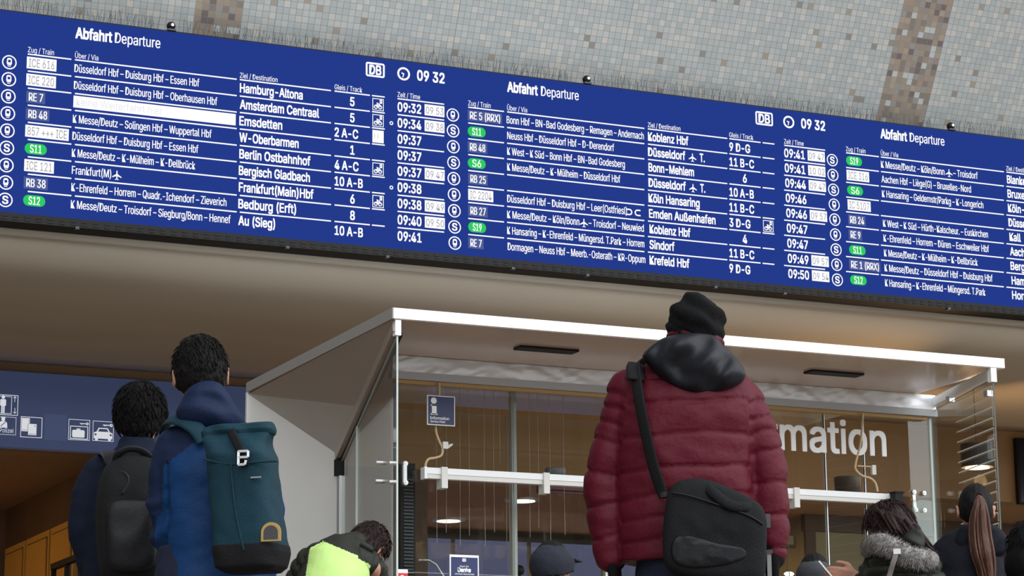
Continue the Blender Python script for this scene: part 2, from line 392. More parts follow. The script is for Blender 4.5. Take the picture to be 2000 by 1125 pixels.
# plaster soffit: rounded nose under the board, running back to the lintel
prof = [(15.50, 5.25), (15.50, 4.02), (15.53, 3.93), (15.62, 3.83), (15.80, 3.745), (16.1, 3.70), (16.5, 3.675), (17.0, 3.675), (17.6, 3.70), (18.3, 3.755), (19.2, 3.845), (YS, 3.935)]
def smooth_prof(p, n=5):
    q = []
    for i in range(1, len(p)-2):
        for k in range(n):
            t = k/n; a, b, c, d = (Vector(p[j]) for j in (i-1, i, i+1, i+2))
            q.append(0.5*((2*b)+(c-a)*t+(2*a-5*b+4*c-d)*t*t+(3*b-a-3*c+d)*t**3))
    return [Vector(p[0])]+q+[Vector(p[-2]), Vector(p[-1])]
sp_ = smooth_prof(prof); mbs = MB()
xs_ = [-10, 4, 8, 12, 16, 20, 30]
for x in xs_: mbs.v += [(x, q.x, q.y) for q in sp_]+[(x, YS, 5.3), (x, 15.6, 5.3)]
k_ = len(sp_)+2
for i in range(len(xs_)-1):
    for j in range(k_): mbs.f.append((i*k_+j, i*k_+(j+1) % k_, (i+1)*k_+(j+1) % k_, (i+1)*k_+j)); mbs.m.append(0)
so = struct('ceiling_soffit', mbs, SOFFIT, True)
struct('wall_lintel', MB().box((-10, YS, ZL), (30, YS+0.25, 5.3)), BROWN)
struct('ceiling_passage', MB().box((-10, YS+0.25, ZL), (30, 24.4, ZL+0.3)), BROWNC)
XW = 5.54
struct('wall_block', MB().box((XW, YS+0.02, 0), (8.35, 24.0, ZL)), DBROWN)
struct('wall_back', MB().box((-10, 24.0, 0), (13.2, 24.3, ZL)), DBROWN)
w2 = MB(); w2.box((13.2, 21.55, 0), (30, 24.3, ZL), 0); struct('wall_right', w2, OLIVE)
struct('trim_header', MB().box((13.1, 21.49, ZL-0.17), (30, 21.57, ZL)), DBROWN)
struct('wall_left', MB().box((-10.2, 15.5, 0), (-10, 24.3, 5.3)), DBROWN)
struct('trim_header_back', MB().box((8.35, 23.93, ZL-0.22), (13.2, 24.0, ZL)), DGREY)

# glazed front of the hall behind the viewer (its bars show in the reflections of the booth)
wf = MB()
for i in range(25): wf.box((-32+2.6*i, -20.1, -1.5), (-31.86+2.6*i, -19.9, 13))
for z in (-1.5, 0.9, 3.0, 5.1, 7.2, 9.3, 11.4): wf.box((-32, -20.08, z), (31, -19.92, z+0.12))
struct('window_1', wf, DGREY)
struct('wall_reflection_blocker', MB().box((-32, -20.5, 5.3), (31, -20.12, 10.3)), mat('reflection_blocker', (0.28, 0.23, 0.18), 0.7, var=0.2, vscale=0.5))  # unseen wall band added to keep bright sky reflections off the booth glazing

# ================================================================== departure board
PZ = lambda px, py: float(onY(px, py, YB)[2])
zc0, zc8 = PZ(798, 211.4), PZ(798, 463.0)
DZ = (zc0-zc8)/8
ZTOP, ZBOT = PZ(1000, 147), PZ(1000, 507)
board = empty('departure_board', (7.5, YB+0.08, ZBOT-0.05), 'long blue departure board of white train times hung across the foot of the mosaic vault', 'departure board')
XL, XR = x_at(-150, YB, 4.7), x_at(2130, YB, 4.7)
cs = MB(); cs.box((XL, YB+0.012, ZBOT-0.062), (XR, YB+0.17, ZTOP+0.012), 0)
cs.box((XL, YB-0.012, ZBOT-0.062), (XR, YB+0.012, ZBOT-0.004), 0)
x = XL
while x < XR:
    for k in range(2): cs.box((x, YB-0.016, ZBOT-0.05+0.02*k), (x+0.035, YB-0.0125, ZBOT-0.042+0.02*k), 1)
    x += 0.075
cs.build('casing', [BLACKM, BLACK], board)
B2 = MB()
for px in (150, 560, 755, 1000, 1145, 1395, 1530, 1850):
    X = x_at(px, YB, ZBOT); B2.box((X-0.012, YB-0.025, ZBOT-0.075), (X+0.012, YB+0.01, ZBOT-0.058))
B2.build('screw_row', DGREY, board)

def X_(px, z): return x_at(px, YB, z)
YT = YB-0.004
def plane_icon(mb, X, Z, s, Y, mi=0):
    p = [(0, 1), (0.12, 0.8), (0.12, 0.25), (0.95, -0.3), (0.95, -0.5), (0.12, -0.2), (0.09, -0.65), (0.38, -0.9), (0.38, -1.0), (0, -0.88)]
    q = p+[(-a, b) for a, b in p[::-1] if a > 0]
    mb.add([(X+a*s, Y, Z+b*s) for a, b in q], [tuple(range(len(q)))], mi)
def train_icon(mb, X, Z, r, mi=0, ring=True):
    disc(mb, X, Z, YT, r, mi, 28, r*0.83)
    poly(mb, [(X+r*p, Z+r*q) for p, q in ((-0.26, -0.40), (0.26, -0.40), (0.36, -0.10), (0.33, 0.42), (0.20, 0.60), (-0.20, 0.60), (-0.33, 0.42), (-0.36, -0.10))], YT, mi)
    rrect(mb, X-r*0.18, X+r*0.18, Z-r*0.02, Z+r*0.34, YT-0.001, r*0.04, mi+1)
    rect(mb, X-r*0.22, X+r*0.22, Z-r*0.60, Z-r*0.50, YT, mi)
def s_icon(mb, X, Z, r, mi=0):
    disc(mb, X, Z, YT, r, mi, 28, r*0.83); text(mb, 'S', 0, X, Z-r*0.5, r*1.0, YT, mi, bold=0.02, cond=1.0) if False else text(mb, 'S', X-r*0.42, X+r*0.42, Z-r*0.52, r*1.05, YT, mi, bold=0.025)
def bike_icon(mb, X0, X1, Z0, Z1):
    frame(mb, X0, X1, Z0, Z1, YT, 0.005, 0); w = X1-X0; h = Z1-Z0
    for c in (0.30, 0.68): disc(mb, X0+w*c, Z0+h*0.30, YT, w*0.18, 0, 18, w*0.105)
    for p, q in (((0.30, 0.30), (0.44, 0.56)), ((0.44, 0.56), (0.64, 0.56)), ((0.64, 0.56), (0.68, 0.30)), ((0.50, 0.30), (0.64, 0.56)), ((0.50, 0.30), (0.44, 0.56)), ((0.36, 0.62), (0.5, 0.62))):
        stroke(mb, (X0+w*p[0], Z0+h*p[1]), (X0+w*q[0], Z0+h*q[1]), w*0.07, YT, 0)
    rect(mb, X0+w*0.64, X0+w*0.86, Z0+h*0.60, Z0+h*0.92, YT, 0); disc(mb, X0+w*0.72, Z0+h*0.76, YT-0.001, w*0.045, 1, 10)
def badge(parent, kind, s, px0, px1, z):
    a, b = X_(px0, z), X_(px1, z); m = MB()
    if kind == 'g': rect(m, a, b, z-0.038, z+0.040, YT, 0); text(m, s, a+0.016, b-0.014, z-0.026, 0.055, YT-0.001, 1, bold=0.018); ms = [LED_GREY, LED_WHITE]
    elif kind == 's': rrect(m, a, b, z-0.036, z+0.036, YT, 0.034, 0); text(m, s, a+0.034, b-0.034, z-0.026, 0.053, YT-0.001, 1, bold=0.018); ms = [LED_GREEN, LED_WHITE]
    else: rect(m, a, b, z-0.038, z+0.042, YT, 0); text(m, s, a+0.014, b-0.014, z-0.026, 0.055, YT-0.001, 1, bold=-0.008); ms = [LED_WHITE, LED_DIM]
    m.build('train_badge', ms, parent)

PANELS = [
 dict(x=(-150, 757), sym='TTTTTSTTS', symx=(18, 10), times=None,
  tr=[('w', 'ICE 616', 52, 110), ('w', 'ICE 220', 51, 109), ('g', 'RE 7', 51, 88), ('g', 'RB 48', 50, 96), ('w', '857 +++ ICE', 49, 134), ('s', 'S11', 48, 91), ('w', 'ICE 121', 47, 105), ('g', 'RB 38', 46, 93), ('s', 'S12', 45, 88)],
  trx=(54, 139), via=[[('Düsseldorf Hbf – Duisburg Hbf – Essen Hbf', 145, 389)], [('Düsseldorf Hbf – Duisburg Hbf – Oberhausen Hbf', 144, 424)], [], [('K Messe/Deutz – Solingen Hbf – Wuppertal Hbf', 142, 413)], [('Düsseldorf Hbf – Duisburg Hbf – Essen Hbf', 141, 387)],
   [('K Messe/Deutz – K-Mülheim – K-Dellbrück', 140, 381)], [('Frankfurt(M)', 140, 217), ('@', 228, 0)], [('K-Ehrenfeld – Horrem – Quadr.-Ichendorf – Zieverich', 139, 442)], [('K Messe/Deutz – Troisdorf – Siegburg/Bonn – Hennef', 138, 450)]],
  viax=(146, 462), dst=[[('Hamburg-Altona', 468, 591)], [('Amsterdam Centraal', 468, 623)], [('Emsdetten', 467, 551)], [('W-Oberbarmen', 467, 583)], [('Berlin Ostbahnhof', 467, 606)], [('Bergisch Gladbach', 466, 605)], [('Frankfurt(Main)Hbf', 466, 612)], [('Bedburg (Erft)', 465, 578)], [('Au (Sieg)', 465, 537)]],
  dstx=(468, 646), trk=['5', '5', '2 A-C', '1', '4 A-C', '10 A-B', '6', '8', '10 A-B'], trkx=(653, 722), bikes=[0, 1, 4, 6], hbox=2, bkx=(726, 750), title=(147, 219, 224, 313), logo=(714, 751), clock=None),
 dict(x=(757, 1516), sym='TSTSTTTST', symx=(884, 888), times=[('09:32', '09 53'), ('09:34', '09 38'), ('09:37', ''), ('09:37', ''), ('09:37', '09 47'), ('09:38', ''), ('09:38', '09 49'), ('09:40', '09 50'), ('09:41', '')], tmx=(776, 778, 867),
  tr=[('g', 'RE 5 (RRX)', 913, 980), ('s', 'S11', 913, 948), ('g', 'RB 48', 913, 951), ('s', 'S6', 913, 948), ('g', 'RB 25', 914, 952), ('w', 'IC 2204', 914, 963), ('g', 'RB 27', 914, 952), ('s', 'S19', 914, 949), ('g', 'RE 7', 914, 944)],
  trx=(914, 984), via=[[('Bonn Hbf – BN-Bad Godesberg – Remagen – Andernach', 989, 1257)], [('Neuss Hbf – Düsseldorf Hbf – D-Derendorf', 990, 1199)], [('K West – K Süd – Bonn Hbf – BN-Bad Godesberg', 990, 1220)], [('K Messe/Deutz – K-Mülheim – Düsseldorf Hbf', 990, 1211)], [], [('Düsseldorf Hbf – Duisburg Hbf – Leer(Ostfriesl)', 990, 1224), ('#', 1236, 0)],
   [('K Messe/Deutz – Köln/Bonn', 990, 1131), ('@', 1140, 0), ('– Troisdorf – Neuwied', 1149, 1257)], [('K Hansaring – K-Ehrenfeld – Müngersd. T.Park – Horrem', 990, 1258)], [('Dormagen – Neuss Hbf – Meerb.-Osterath – KR-Oppum', 991, 1260)]],
  viax=(990, 1258), dst=[[('Koblenz Hbf', 1265, 1344)], [('Düsseldorf', 1265, 1338), ('@', 1352, 0), ('T.', 1366, 1376)], [('Bonn-Mehlem', 1266, 1355)], [('Düsseldorf', 1266, 1339), ('@', 1353, 0), ('T.', 1367, 1377)], [('Köln Hansaring', 1266, 1366)], [('Emden Außenhafen', 1267, 1397)], [('Koblenz Hbf', 1268, 1348)], [('Sindorf', 1268, 1317)], [('Krefeld Hbf', 1268, 1346)]],
  dstx=(1265, 1420), trk=['9 D-G', '11 B-C', '6', '10 A-B', '11 B-C', '3 D-G', '4', '11 B-C', '9 D-G'], trkx=(1424, 1485), bikes=[5], hbox=None, bkx=(1489, 1511), title=(990, 1050, 1056, 1130), logo=(1475, 1509), clock=(788, 814, 868)),
 dict(x=(1516, 2130), sym='STSTTTSTS', symx=(1625, 1635), times=[('09:41', '09 47'), ('09:41', '10 02'), ('09:44', '09 47'), ('09:46', ''), ('09:46', '09 57'), ('09:47', ''), ('09:47', ''), ('09:49', '09 57'), ('09:50', '09 54')], tmx=(1531, 1539, 1611),
  tr=[('s', 'S19', 1652, 1683), ('w', 'ICE 316', 1653, 1697), ('s', 'S6', 1654, 1685), ('w', 'IC 5107', 1655, 1700), ('g', 'RB 24', 1656, 1690), ('g', 'RE 9', 1657, 1683), ('s', 'S11', 1658, 1690), ('g', 'RE 1 (RRX)', 1658, 1719), ('s', 'S12', 1660, 1692)],
  trx=(1652, 1716), via=[[('K Messe/Deutz – Köln/Bonn', 1720, 1844), ('@', 1853, 0), ('– Troisdorf', 1861, 1909)], [('Aachen Hbf – Liège(G) – Bruxelles-Nord', 1721, 1896)], [('K Hansaring – Geldernstr/Parkg – K-Longerich', 1722, 1920)], [], [('K West – K Süd – Hürth-Kalscheur. – Euskirchen', 1724, 1929)],
   [('K-Ehrenfeld – Horrem – Düren – Eschweiler Hbf', 1725, 1931)], [('K Messe/Deutz – K-Mülheim – K-Dellbrück', 1726, 1909)], [('K Messe/Deutz – Düsseldorf Hbf – Duisburg Hbf', 1727, 1938)], [('K Hansaring – K-Ehrenfeld – Müngersd. T.Park', 1728, 1924)]],
  viax=(1720, 1960), dst=[[('Blanke', 1966, 2003)], [('Bruxe', 1967, 2001)], [('Köln-', 1968, 2000)], [('Düsse', 1969, 2003)], [('Kall', 1971, 1993)], [('Aach', 1972, 2001)], [('Berg', 1973, 2001)], [('Ham', 1975, 2002)], [('Horr', 1976, 2004)]],
  dstx=(1965, 2100), trk=None, trkx=None, bikes=[], hbox=None, bkx=None, title=(1719, 1771, 1776, 1844), logo=None, clock=(1540, 1564, 1611)),
]
def para(mb, items, z, cap, bold):
    for s, a, b in items:
        zb = z-cap*0.47
        if s == '@': plane_icon(mb, X_(a, z), z-0.004, 0.033, YT)
        elif s == '#':
            X = X_(a, z)
            disc(mb, X-0.03, z-0.004, YT, 0.024, 0, 12, 0.014, -PI/2, PI/2); disc(mb, X+0.036, z-0.004, YT, 0.024, 0, 12, 0.014, PI/2, 1.5*PI)
            stroke(mb, (X-0.055, z+0.015), (X-0.03, z+0.015), 0.010, YT); stroke(mb, (X-0.055, z-0.023), (X-0.03, z-0.023), 0.010, YT)
            stroke(mb, (X+0.036, z+0.015), (X+0.06, z+0.015), 0.010, YT); stroke(mb, (X+0.036, z-0.023), (X+0.06, z-0.023), 0.010, YT)
        else: text(mb, s, X_(a, z), X_(b, z), zb, cap, YT, 0, bold=bold)
for P in PANELS:
    zr = [zc0-DZ*i for i in range(9)]; zl = [z+DZ*0.5+0.001 for z in zr]; zh = zl[0]
    xa, xb = x_at(P['x'][0], YB, 4.7), x_at(P['x'][1], YB, 4.7)
    scr = MB().box((xa+0.002, YB, ZBOT), (xb-0.002, YB+0.012, ZTOP)).build('display_panel', LED_BLUE, board)
    m = MB(); t = P['title']; ztit = PZ(1060, 179)
    text(m, 'Abfahrt', X_(t[0], ztit), X_(t[1], ztit), ztit-0.033, 0.072, YT, 0, bold=0.030); text(m, 'Departure', X_(t[2], ztit), X_(t[3], ztit), ztit-0.033, 0.072, YT, 0, bold=0.010)
    m.build('title_lettering', LED_WHITE, scr)
    m = MB()
    heads = [('Zug / Train', P['trx'], 0.56), ('Über / Via', P['viax'], 0.0), ('Ziel / Destination', P['dstx'], 0.0)]
    if P['times']: heads.append(('Zeit / Time', (P['tmx'][0], P['tmx'][2]), 0.0))
    if P['trk']: heads.append(('Gleis / Track', P['trkx'], 0.0))
    for s, (a, b), _ in heads: m = MB(); text(m, s, X_(a, zh), None, zh+0.013, 0.036, YT, 0, bold=0.004, cond=0.70); m.build('column_heading', LED_WHITE, scr)
    for z in zl:
        m = MB()
        for s, (a, b), _ in heads: rect(m, X_(a, z), X_(b, z), z-0.0045, z+0.0045, YT)
        if P['bkx']: rect(m, X_(P['bkx'][0], z), X_(P['bkx'][1]+1, z), z-0.0045, z+0.0045, YT)
        m.build('row_line', LED_WHITE, scr)
    for i, z in enumerate(zr):
        px = P['symx'][0]+(P['symx'][1]-P['symx'][0])*i/8; m = MB()
        zz = z-0.012
        (train_icon if P['sym'][i] == 'T' else s_icon)(m, X_(px, zz), zz, 0.048)
        m.build('train_pictogram' if P['sym'][i] == 'T' else 'suburban_train_symbol', [LED_WHITE, LED_BLUE], scr)
        k, s, a, b = P['tr'][i]; badge(scr, k, s, a, b, z)
    if P['times']:
        tx = P['tmx']
        for i, (s, d) in enumerate(P['times']):
            m = MB(); z = zr[i]; X = X_(tx[0]+(tx[1]-tx[0])*i/8, z) if tx[0] > 1000 else X_(776, z)
            sc = 0.178; text(m, s, X, X+sc, z-0.031, 0.064, YT, 0, bold=0.022); m.build('time_lettering', LED_WHITE, scr)
            if d:
                q = MB(); rect(q, X+0.203, X+0.353, z-0.037, z+0.043, YT, 0); text(q, d, X+0.213, X+0.345, z-0.024, 0.050, YT-0.001, 1, bold=-0.004)
                q.build('delay_badge', [LED_WHITE, LED_DIM], scr)
    for key, nm, cap, bd in (('via', 'via_lettering', 0.054, 0.012), ('dst', 'destination_lettering', 0.062, 0.022)):
        for i, it in enumerate(P[key]):
            if it: m = MB(); para(m, it, zr[i], cap, bd); m.build(nm, LED_WHITE, scr)
    if P['viax'][0] < 200:
        z = zr[2]; m = MB(); a, b = X_(143, z), X_(460, z); rect(m, a, b, z-0.036, z+0.044, YT, 0)
        text(m, 'keine Weiterfahrt hier', a+0.02, a+0.60, z-0.02, 0.05, YT-0.001, 1, bold=-0.006); m.build('notice_bar', [LED_WHITE, LED_FAINT], scr)
    if P['trk']:
        for i, s in enumerate(P['trk']):
            m = MB(); z = zr[i]; X = X_(P['trkx'][0], z)
            if len(s) == 1: text(m, s, 0, None, z-0.033, 0.062, YT, 0, bold=0.022, centre=X+0.128)
            else: text(m, s, X, None, z-0.033, 0.062, YT, 0, bold=0.022, cond=0.70)
            m.build('track_lettering', LED_WHITE, scr)
    for i in P['bikes']:
        m = MB(); z = zr[i]; bike_icon(m, X_(P['bkx'][0]+1, z), X_(P['bkx'][1]-1, z), z-0.045, z+0.042); m.build('bicycle_pictogram', [LED_WHITE, LED_BLUE], scr)
    if P['hbox'] is not None:
        m = MB(); z = zr[P['hbox']]; a, b = X_(P['bkx'][0]+1, z), X_(P['bkx'][1]-1, z); rect(m, a, b, z-0.045, z+0.044, YT, 0)
        for k in (0.18, 0.45): rect(m, a+(b-a)*k, a+(b-a)*(k+0.035), z-0.015, z+0.02, YT-0.001, 1)
        m.build('notice_box', [LED_WHITE, LED_DIM], scr)
    if P['logo']:
        m = MB(); zl0 = PZ(1492, 232); a, b = X_(P['logo'][0], zl0), X_(P['logo'][1], zl0)
        rrect(m, a, b, zl0-0.052, zl0+0.052, YT, 0.016, 0, 0.013); text(m, 'DB', a+0.025, b-0.025, zl0-0.033, 0.066, YT, 0, bold=0.026); m.build('railway_logo', LED_WHITE, scr)
    if P['clock']:
        m = MB(); zk = PZ(788, 144.5); X = X_(P['clock'][0], zk); disc(m, X, zk, YT, 0.048, 0, 28, 0.034)
        stroke(m, (X, zk-0.002), (X-0.016, zk+0.006), 0.009, YT); stroke(m, (X+0.002, zk+0.004), (X-0.007, zk-0.026), 0.007, YT); m.build('clock_symbol', LED_WHITE, scr)
        m = MB(); zk = PZ(841, 150.5); text(m, '09 32', X_(P['clock'][1], zk), X_(P['clock'][2], zk), zk-0.035, 0.072, YT, 0, bold=0.026); m.build('clock_lettering', LED_WHITE, scr)
        if P['clock'][0] < 1000:
            for i in (1, 5): m = MB(); z = zr[i]; disc(m, X_(764, z), z-0.008, YT, 0.014, 0, 14, 0.007); m.build('request_stop_ring', LED_WHITE, scr)
# sliver of the symbol at the far left edge
# bird spikes along the top of the board
sp = MB(); x = XL; random.seed(3)
cam_x = [x_at(p_, YB, ZTOP) for p_ in (335, 1147, 1858)]
while x < XR:
    for k in range(2):
        if min(abs(x-q) for q in cam_x) < 0.085: continue
        a = random.uniform(-0.035, 0.035); h = random.uniform(0.06, 0.125); y = YB+0.075+0.03*k
        sp.tube([(x, y, ZTOP+0.005), (x+a, y-0.02+random.uniform(-0.02, 0.02), ZTOP+0.012+h)], 0.0014, 3, 0)
    x += random.uniform(0.016, 0.026)
sp.box((XL, YB+0.10, ZTOP+0.0125), (XR, YB+0.13, ZTOP+0.017))
tag(sp.build('bird_spikes', DGREY), 'row of thin upright wire bird spikes along the top of the board', 'bird spikes', kind='stuff')
for px, py, lab in ((335, 52, 'small dark camera on top of the board above the word Departure at the far left'), (1147, 160, 'small dark camera on top of the board near its middle'), (1858, 247, 'small dark camera on top of the board at its right end')):
    p = onY(px, py, YB+0.02); r = empty('board_camera', (p[0], YB+0.05, ZTOP+0.012), lab, 'camera', 'cameras on the departure board')
    X, Z = p[0], ZTOP+0.05
    MB().box((X-0.028, YB, ZTOP+0.012), (X+0.028, YB+0.08, ZTOP+0.024)).build('base', DGREY, r)
    MB().star((X, YB+0.03, Z), lambda x, y, z: 0.030, None, 20, 14).build('housing', BLACK, r, True)
    MB().tube([(X, YB+0.004, Z), (X, YB-0.006, Z)], [0.012, 0.010], 14).build('lens', STEEL, r)

# ================================================================== guide signs on the lintel (left)
YP = YS-0.10
def PP(px, py, Y=YP-0.003): p = onY(px, py, Y); return (float(p[0]), float(p[2]))
def pxpoly(mb, pts, mi=0, Y=YP-0.003): poly(mb, [PP(*p, Y) for p in pts], Y, mi)
def pxframe(mb, x0, x1, yt, yb, t, mi=0, Y=YP-0.003):
    a = PP(x0, yb, Y); b = PP(x1, yt+(x1-x0)*0.06, Y); frame(mb, a[0], b[0], a[1], PP(x0, yt, Y)[1], Y, t, mi); return a[0], b[0], a[1], PP(x0, yt, Y)[1]
ZS0, ZS1 = float(onY(0, 872, YP)[2]), float(onY(0, 723.5, YP)[2])
xs0, xs1, xs2, xs3 = (x_at(p, YP, 3.5) for p in (-260, 265.5, 269.5, 560))
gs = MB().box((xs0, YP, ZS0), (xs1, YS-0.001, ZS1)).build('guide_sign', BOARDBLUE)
tag(gs, 'wide dark blue guide sign with white pictograms under the brown soffit at the far left', 'sign')
YQ = YP-0.003
def key(mb, X, Z, w):
    disc(mb, X+w*0.36, Z, YQ, w*0.16, 0, 16, w*0.06); stroke(mb, (X+w*0.24, Z), (X-w*0.5, Z), w*0.09, YQ); stroke(mb, (X-w*0.34, Z), (X-w*0.34, Z-w*0.12), w*0.07, YQ); stroke(mb, (X-w*0.2, Z), (X-w*0.2, Z-w*0.1), w*0.07, YQ)
m = MB(); x0, x1, z0, z1 = pxframe(m, -34, 36, 768, 808, 0.005)          # lift
c = PP(6, 790); s_ = 0.0105
disc(m, c[0], c[1]+0.062, YQ, 0.014); rrect(m, c[0]-0.024, c[0]+0.024, c[1]-0.012, c[1]+0.045, YQ, 0.01)
rect(m, c[0]-0.014, c[0]-0.002, c[1]-0.075, c[1]-0.01, YQ); rect(m, c[0]+0.002, c[0]+0.014, c[1]-0.075, c[1]-0.01, YQ)
frame(m, x0+0.02, PP(23, 790)[0], z0+0.012, z1-0.012, YQ, 0.004)
a = PP(29, 780); b = PP(29, 802)
for p, sg in ((a, 1), (b, -1)):
    stroke(m, (p[0], p[1]-0.022), (p[0], p[1]+0.022), 0.004, YQ)
    for k in (-1, 1): stroke(m, (p[0], p[1]+sg*0.024), (p[0]+k*0.012, p[1]+sg*0.010), 0.004, YQ)
m.build('lift_pictogram', SIGNW, gs)
m = MB(); x0, x1, z0, z1 = pxframe(m, -22, 32, 812, 847, 0.003)          # police
c = PP(6, 828); disc(m, c[0], c[1]+0.040, YQ, 0.016); rect(m, c[0]-0.018, c[0]+0.018, c[1]+0.050, c[1]+0.060, YQ)
poly(m, [(c[0]-0.036, c[1]-0.030), (c[0]+0.036, c[1]-0.030), (c[0]+0.032, c[1]+0.012), (c[0]+0.016, c[1]+0.024), (c[0]-0.016, c[1]+0.024), (c[0]-0.032, c[1]+0.012)], YQ)
stroke(m, (c[0]+0.02, c[1]+0.018), (c[0]-0.02, c[1]-0.02), 0.006, YQ-0.001, 1)
t0 = PP(0, 847); text(m, 'Polizei', PP(-1, 845)[0], PP(26, 846)[0], t0[1]+0.012, 0.036, YQ, 0, bold=0.0)
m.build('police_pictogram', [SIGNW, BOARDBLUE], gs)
m = MB(); x0, x1, z0, z1 = pxframe(m, 39.5, 83, 813, 853.5, 0.005)       # tickets
rect(m, x0+0.008, x0+0.075, z0+0.05, z1-0.012, YQ); rect(m, x0+0.06, x0+0.135, z0+0.018, z1-0.055, YQ-0.001, 1); rect(m, x0+0.063, x0+0.132, z0+0.021, z1-0.058, YQ-0.002, 0)
for k in range(5): rect(m, x0+0.07+0.012*k, x0+0.076+0.012*k, z0+0.028, z0+0.034, YQ-0.003, 1)
for k in range(4): rect(m, x0+0.016+0.010*k, x0+0.021+0.010*k, z0+0.058, z0+0.064, YQ-0.001, 1)
rect(m, x0+0.066, x0+0.069, z1-0.045, z1-0.022, YQ-0.001, 1); rect(m, x0+0.112, x0+0.124, z1-0.078, z1-0.072, YQ-0.003, 1)
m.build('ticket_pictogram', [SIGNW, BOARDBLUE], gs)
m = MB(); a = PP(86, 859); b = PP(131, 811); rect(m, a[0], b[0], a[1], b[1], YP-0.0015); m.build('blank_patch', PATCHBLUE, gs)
m = MB(); x0, x1, z0, z1 = pxframe(m, 133, 176, 818, 858.5, 0.004)       # luggage locker
w = x1-x0; h = z1-z0; key(m, x0+w*0.73, z1-h*0.19, w*0.40); frame(m, x0+w*0.08, x1-w*0.08, z0+h*0.05, z0+h*0.68, YQ, 0.006)
rrect(m, x0+w*0.18, x1-w*0.24, z0+h*0.13, z0+h*0.49, YQ, 0.012); frame(m, x0+w*0.38, x1-w*0.44, z0+h*0.49, z0+h*0.56, YQ, 0.005)
m.build('luggage_locker_pictogram', SIGNW, gs)
m = MB(); x0, x1, z0, z1 = pxframe(m, 180.5, 222.5, 821.5, 860.5, 0.004)   # car hire
w = x1-x0; h = z1-z0; key(m, x0+w*0.71, z1-h*0.19, w*0.46)
poly(m, [(x0+w*a, z0+h*b) for a, b in ((0.06, 0.12), (0.94, 0.12), (0.94, 0.42), (0.82, 0.46), (0.72, 0.66), (0.28, 0.66), (0.18, 0.46), (0.06, 0.42))], YQ)
poly(m, [(x0+w*a, z0+h*b) for a, b in ((0.25, 0.47), (0.75, 0.47), (0.68, 0.61), (0.32, 0.61))], YQ-0.001, 1)
for k in (0.14, 0.86): disc(m, x0+w*k, z0+h*0.32, YQ-0.001, w*0.05, 1)
for k in (0.12, 0.74): rect(m, x0+w*k, x0+w*(k+0.14), z0+h*0.03, z0+h*0.13, YQ)
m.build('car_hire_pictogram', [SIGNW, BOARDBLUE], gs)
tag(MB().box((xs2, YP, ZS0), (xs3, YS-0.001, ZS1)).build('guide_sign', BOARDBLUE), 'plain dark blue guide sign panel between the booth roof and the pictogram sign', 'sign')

# lockers along the passage wall
zt0 = float(onX(133, 1017, XW-0.05)[2])
for k, (pa, pb) in enumerate(((10, 48), (51, 95), (98, 143))):
    ya, yb_ = (float(onX(p, 1050, XW-0.05)[1]) for p in (pa, pb))
    r = empty('locker_cabinet', (XW-0.2, (ya+yb_)/2, 0), ['ochre locker cabinet furthest down the passage at the far left', 'ochre locker cabinet in the middle of the passage row', 'ochre locker cabinet nearest the man with the black backpack'][k], 'locker', 'ochre lockers along the passage wall')
    MB().box((XW-0.045, yb_, 0), (XW-0.001, ya, zt0)).build('body', OCHRE, r)
    d = MB(); d.box((XW-0.060, yb_+0.07, 1.50), (XW-0.046, ya-0.07, zt0-0.07)); d.build('door', OCHRE, r)
    d = MB(); d.box((XW-0.0495, yb_+0.055, 1.485), (XW-0.0455, ya-0.055, zt0-0.055)); d.build('door_gap', DBROWN, r)
    d = MB(); d.box((XW-0.060, yb_+0.07, 0.12), (XW-0.046, ya-0.07, 1.36)); d.build('door', OCHRE, r)
hb = empty('trolley_frame', (XW-0.5, 20.9, 0), 'dark metal frame standing before the ochre lockers behind the black backpack', 'frame')
a = onX(105, 1113, XW-0.3); b = onX(158, 1104, XW-0.3); zf = float(a[2])
for y in (float(a[1]), float((a[1]+b[1])/2), float(b[1])): MB().box((XW-0.32, y-0.015, 0), (XW-0.28, y+0.015, zf)).build('post', BLACKM, hb)
MB().box((XW-0.325, float(b[1])-0.02, zf), (XW-0.275, float(a[1])+0.02, zf+0.05)).build('top_rail', BLACKM, hb)

# ================================================================== information booth
ZU = 2.804
A = Vector((4.847, YF, ZU)); Yb_ = 14.53
Cc = Vector(onY(662, 889, 13.8)); Bk = Vector((4.847, Yb_, 2.79))
booth = empty('information_booth', (6.85, 13.3, 0), 'glazed information booth with white edged canopy under the departure board', 'information booth')
XR_ = 8.807
cn = MB(); cn.box((4.847, YF, ZU), (XR_, Yb_+0.02, 2.862), 0); can = cn.build('canopy', WHITE, booth); MB().box((4.841, YF+0.004, ZU-0.002), (4.8465, Yb_+0.02, 2.863)).build('side_fascia', mat('shaded_fascia', (0.30, 0.285, 0.27), 0.4), can)  # side strip coloured grey to carry the shade on the white fascia
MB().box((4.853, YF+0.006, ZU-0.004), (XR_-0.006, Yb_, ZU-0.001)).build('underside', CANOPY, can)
for pxa, pxb, py in ((1003, 1131, 680.5), (1570, 1687, 727)):
    p = onZ(pxa, py-2, ZU); q = onZ(pxb, py+1, ZU); v = MB()
    y = float((p[1]+q[1])/2); v.box((p[0], y-0.05, ZU-0.016), (q[0], y+0.05, ZU-0.0045), 0)
    v.build('air_slot', BLACK, can)
